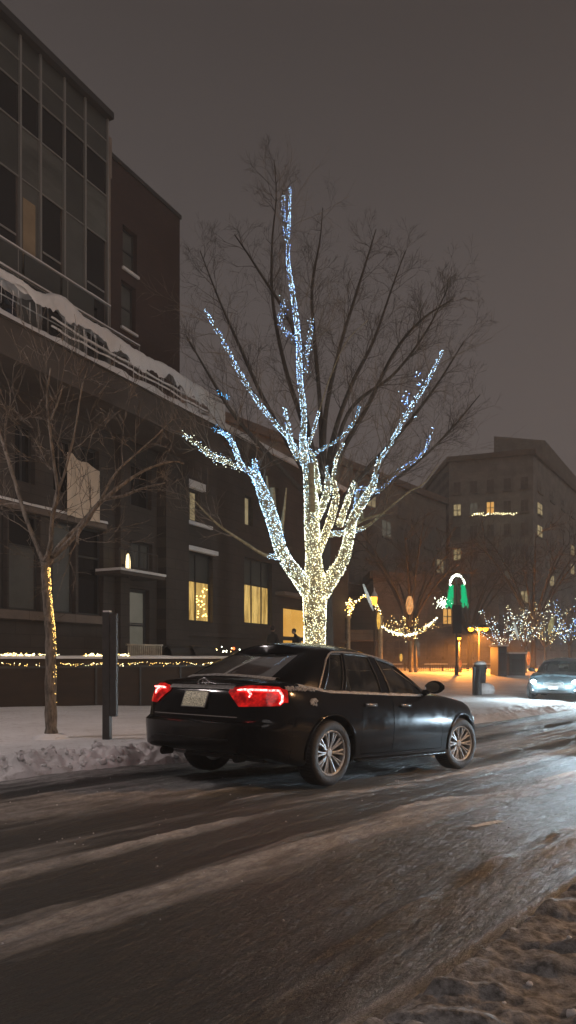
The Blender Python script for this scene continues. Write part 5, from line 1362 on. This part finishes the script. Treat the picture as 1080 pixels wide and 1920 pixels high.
    # cabin
    for y in (-.36, .36):
        s_ = MB(); s_.grid([[(.80-.12*v+.03*math.cos(a), y+.22*math.sin(a)*(1-.25*v*v), .9+.36*v+.01*math.cos(a)) for a in np.linspace(0, 2*PI, 15)] for v in np.linspace(0, 1, 6)]); s_.ball((.66, y, 1.28), .085, n=8, sz=.7, sx=.5, sy=1.35); s_.build('front_seat', seat_m, r, smooth=True)
    s_ = MB(); s_.box(-.14, .0, -.58, .58, .9, 1.08)
    for y in (-.38, 0, .38): s_.ball((-.1, y, 1.12), .09, n=8, sz=.6, sx=.4, sy=1.2)
    s_.build('rear_seat', seat_m, r, smooth=True)
    if snowy:
        mb = MB()
        for sd in (-1, 1):
            P = []; n = 160
            for i in range(n):
                k = kx(-.45)+(kx(1.85)-kx(-.45))*i/n; k2 = kx(-.45+2.3*i/n); p = side_pt(sd, k2, float(zsh(OUT[int(k2), 0]))-.012, .0); wdt = max(.004, .09*(float(fbm(i*.09, sd, 3, 8))-.18)*(1.25-.6*i/n)); hh_ = .003+.02*float(fbm(i*.17, 3+sd, 4, 3))
                P.append([p+Vector((0, sd*.012, -.012)), p+Vector((0, sd*.004, hh_*.7)), p+Vector((0, -sd*wdt*.5, .012+hh_)), p+Vector((0, -sd*wdt, .01))])
            mb.grid(P)
            # frost spilling from the rear wing corner
            for i in range(150):
                x = random.uniform(-.72, -.25); p = side_pt(sd, kx(x), random.uniform(.965, 1.0), .004); mb.ball(p, random.uniform(.004, .012), n=4)
        for i in range(70):
            a = random.uniform(0, 6.28); q = .045*math.sqrt(random.random()); p = side_pt(-1, kx(-.3+q*math.cos(a)*1.3), .86+q*math.sin(a)*(1 if math.sin(a) < 0 else .7), .002); mb.ball(p, random.uniform(.005, .011), n=4)
        P = []
        for i in range(60):
            y = -.62+1.16*i/59; x = -.64+.1*(abs(y)/.6)**3; z = 1.05+.045*(1-(abs(y)/.75)**2)
            P.append([(x-.035-.03*float(fbm(i*.2, 1, 3, 2)), y, z-.004), (x-.02, y, z+.012+.014*float(fbm(i*.3, 5, 3, 2))), (x+.025, y, z+.02), (x+.05, y, z+.012)])
        mb.grid(P)
        mb.build('snow_dusting', frost_m, r, smooth=True)
    return r
def kx_rear(y): 
    n = len(OUT)//3; return float(np.interp(y, OUT[:n, 1], np.arange(n)))
def kx_front(y):
    n = len(OUT)*2//3; a = OUT[n:, 1][::-1]; return float(np.interp(y, a, np.arange(len(OUT)-1, n-1, -1)))
car = make_car('black saloon car with red tail lights lit, turned on the slushy road', paint, beams=90, beam_col=(.4, .72, 1))
car.scale = (1.045, 1.05, 1.0); car.location = (RO.x-.01, RO.y+.02, -.055); car.rotation_euler = (0, .055, YAW)
head2 = emis('headlamp_glare', (.72, .93, 1), 120)
oc = make_car('dark grey car coming towards us with both headlights glaring', paint2, tail=False, beams=260, group=None, snowy=True, name='oncoming_car', head_s=head2)
hd = Vector((-.45, -.893, 0)); fx = at(1037, 1300, 25.0); oc.location = (fx.x-hd.x*3.75, fx.y-hd.y*3.75, -.17); oc.rotation_euler = (0, 0, math.atan2(hd.y, hd.x)); oc.scale = (1, 1, .96)
oc2 = copy_tree(oc)
for c_ in list(oc2.children):
    if c_.type != 'LIGHT': continue
    if c_.data.type == 'POINT': bpy.data.objects.remove(c_)
    else: c_.data = c_.data.copy(); c_.data.energy = 620; c_.data.color = (.62, .83, 1)
oc2['label'] = 'second dark grey oncoming car just beyond the right edge of the photo'
x_, y_ = to_world(10.7, -2.6); oc2.location = (x_, y_, -.35); oc2.rotation_euler = (0, 0, YAW+PI)

# street lamp just beyond the right edge, whose light falls on the verge
L_street = emis('lamp_street', (1, .54, .24), 2100)
x_, y_ = to_world(4.5, -7.0)
r = empty('street_lamp', (x_, y_, 0), YAW+PI/2, 'tall street lamp beyond the right edge lighting the near snow', 'street lamp')
MB().lathe([(.14, -.4), (.13, .3), (.08, .5), (.055, 3.6), (.001, 3.65)], 12).build('post', metal_d, r, smooth=True)
MB().tube([(0, 0, 3.5), (.3, 0, 3.7), (.6, 0, 3.7)], .035, 6).build('arm', metal_d, r); MB().ball((.7, 0, 3.66), .15, n=10, sz=.7).build('lamp_head', L_street, r, smooth=True)

r = empty('street_lamp', (-8.6, 9.5, 0), 0, 'added unseen street lamp beyond the left edge lighting the snow and the young tree', 'street lamp')  # unseen lamp added to brighten the left snow and terrace
MB().lathe([(.14, -.4), (.13, .3), (.08, .5), (.055, 7.0), (.001, 7.05)], 12).build('post', metal_d, r, smooth=True)
MB().tube([(0, 0, 6.9), (.5, 0, 7.15), (1.0, 0, 7.15)], .035, 6).build('arm', metal_d, r); MB().ball((1.1, 0, 7.1), .18, n=10, sz=.7).build('lamp_head', emis('added_lamp_pink', (1, .86, .83), 600), r, smooth=True)

# ------------------------------------------------------------------ air, sky, light, camera
mb = MB(); mb.box(-75, 105, -12, 175, -3.0, 48)
hz_, nt, b = nodes('haze'); nt.nodes.remove(b); pv = N(nt, 'ShaderNodeVolumePrincipled'); pv.inputs['Color'].default_value = (.92, .88, .84, 1); pv.inputs['Density'].default_value = .0027; pv.inputs['Anisotropy'].default_value = .15
nt.links.new(pv.outputs[0], nt.nodes['Material Output'].inputs['Volume'])
tag(mb.build('haze', hz_), 'thin snowy night haze filling the street', 'haze', kind='stuff')
wd = bpy.data.worlds.new('World'); sc.world = wd; wd.use_nodes = True; nt = wd.node_tree; bg = nt.nodes['Background']
tc = N(nt, 'ShaderNodeTexCoord'); sx = N(nt, 'ShaderNodeSeparateXYZ'); nt.links.new(tc.outputs['Generated'], sx.inputs[0])
nz_ = N(nt, 'ShaderNodeTexNoise'); nz_.inputs['Scale'].default_value = 1.6; nt.links.new(tc.outputs['Generated'], nz_.inputs['Vector'])
ad = N(nt, 'ShaderNodeMath', operation='MULTIPLY_ADD'); nt.links.new(nz_.outputs[0], ad.inputs[0]); ad.inputs[1].default_value = .16; nt.links.new(sx.outputs[2], ad.inputs[2])
cr = ramp(nt, ad.outputs[0], [(.0, (.11, .07, .052)), (.15, (.13, .103, .094)), (.36, (.117, .097, .093)), (.56, (.09, .076, .073)), (.74, (.057, .048, .046)), (1, (.04, .033, .03))])
nt.links.new(cr.outputs[0], bg.inputs[0]); bg.inputs[1].default_value = 1.0
city_glow = bpy.data.lights.new('city_glow', 'SUN'); city_glow.energy = .4; city_glow.angle = math.radians(35); city_glow.color = (1, .89, .86); so = bpy.data.objects.new('city_glow', city_glow); COL.objects.link(so)  # sun lamp added at night as soft fill for overcast city glow
so.rotation_euler = Euler((math.radians(52), 0, math.radians(38)))
cam = bpy.data.cameras.new('camera'); co = bpy.data.objects.new('camera', cam); COL.objects.link(co); sc.camera = co
co.location = (0, 0, H); co.rotation_euler = (PI/2, 0, 0); cam.sensor_width = 36; cam.lens = F/1920*36; cam.shift_y = (VH-960)/1920; cam.clip_end = 1500; cam.clip_start = .05
sc.view_settings.view_transform = 'Standard'; sc.view_settings.look = 'None'; sc.view_settings.exposure = 0; sc.view_settings.gamma = 1
cy = sc.cycles; cy.max_bounces = 5; cy.diffuse_bounces = 2; cy.glossy_bounces = 3; cy.transparent_max_bounces = 10; cy.volume_bounces = 0; cy.transmission_bounces = 3
cy.sample_clamp_indirect = 2.0; cy.sample_clamp_direct = 30; cy.caustics_reflective = False; cy.caustics_refractive = False; cy.use_denoising = True; cy.adaptive_threshold = .015
try: cy.use_light_tree = True
except Exception: pass
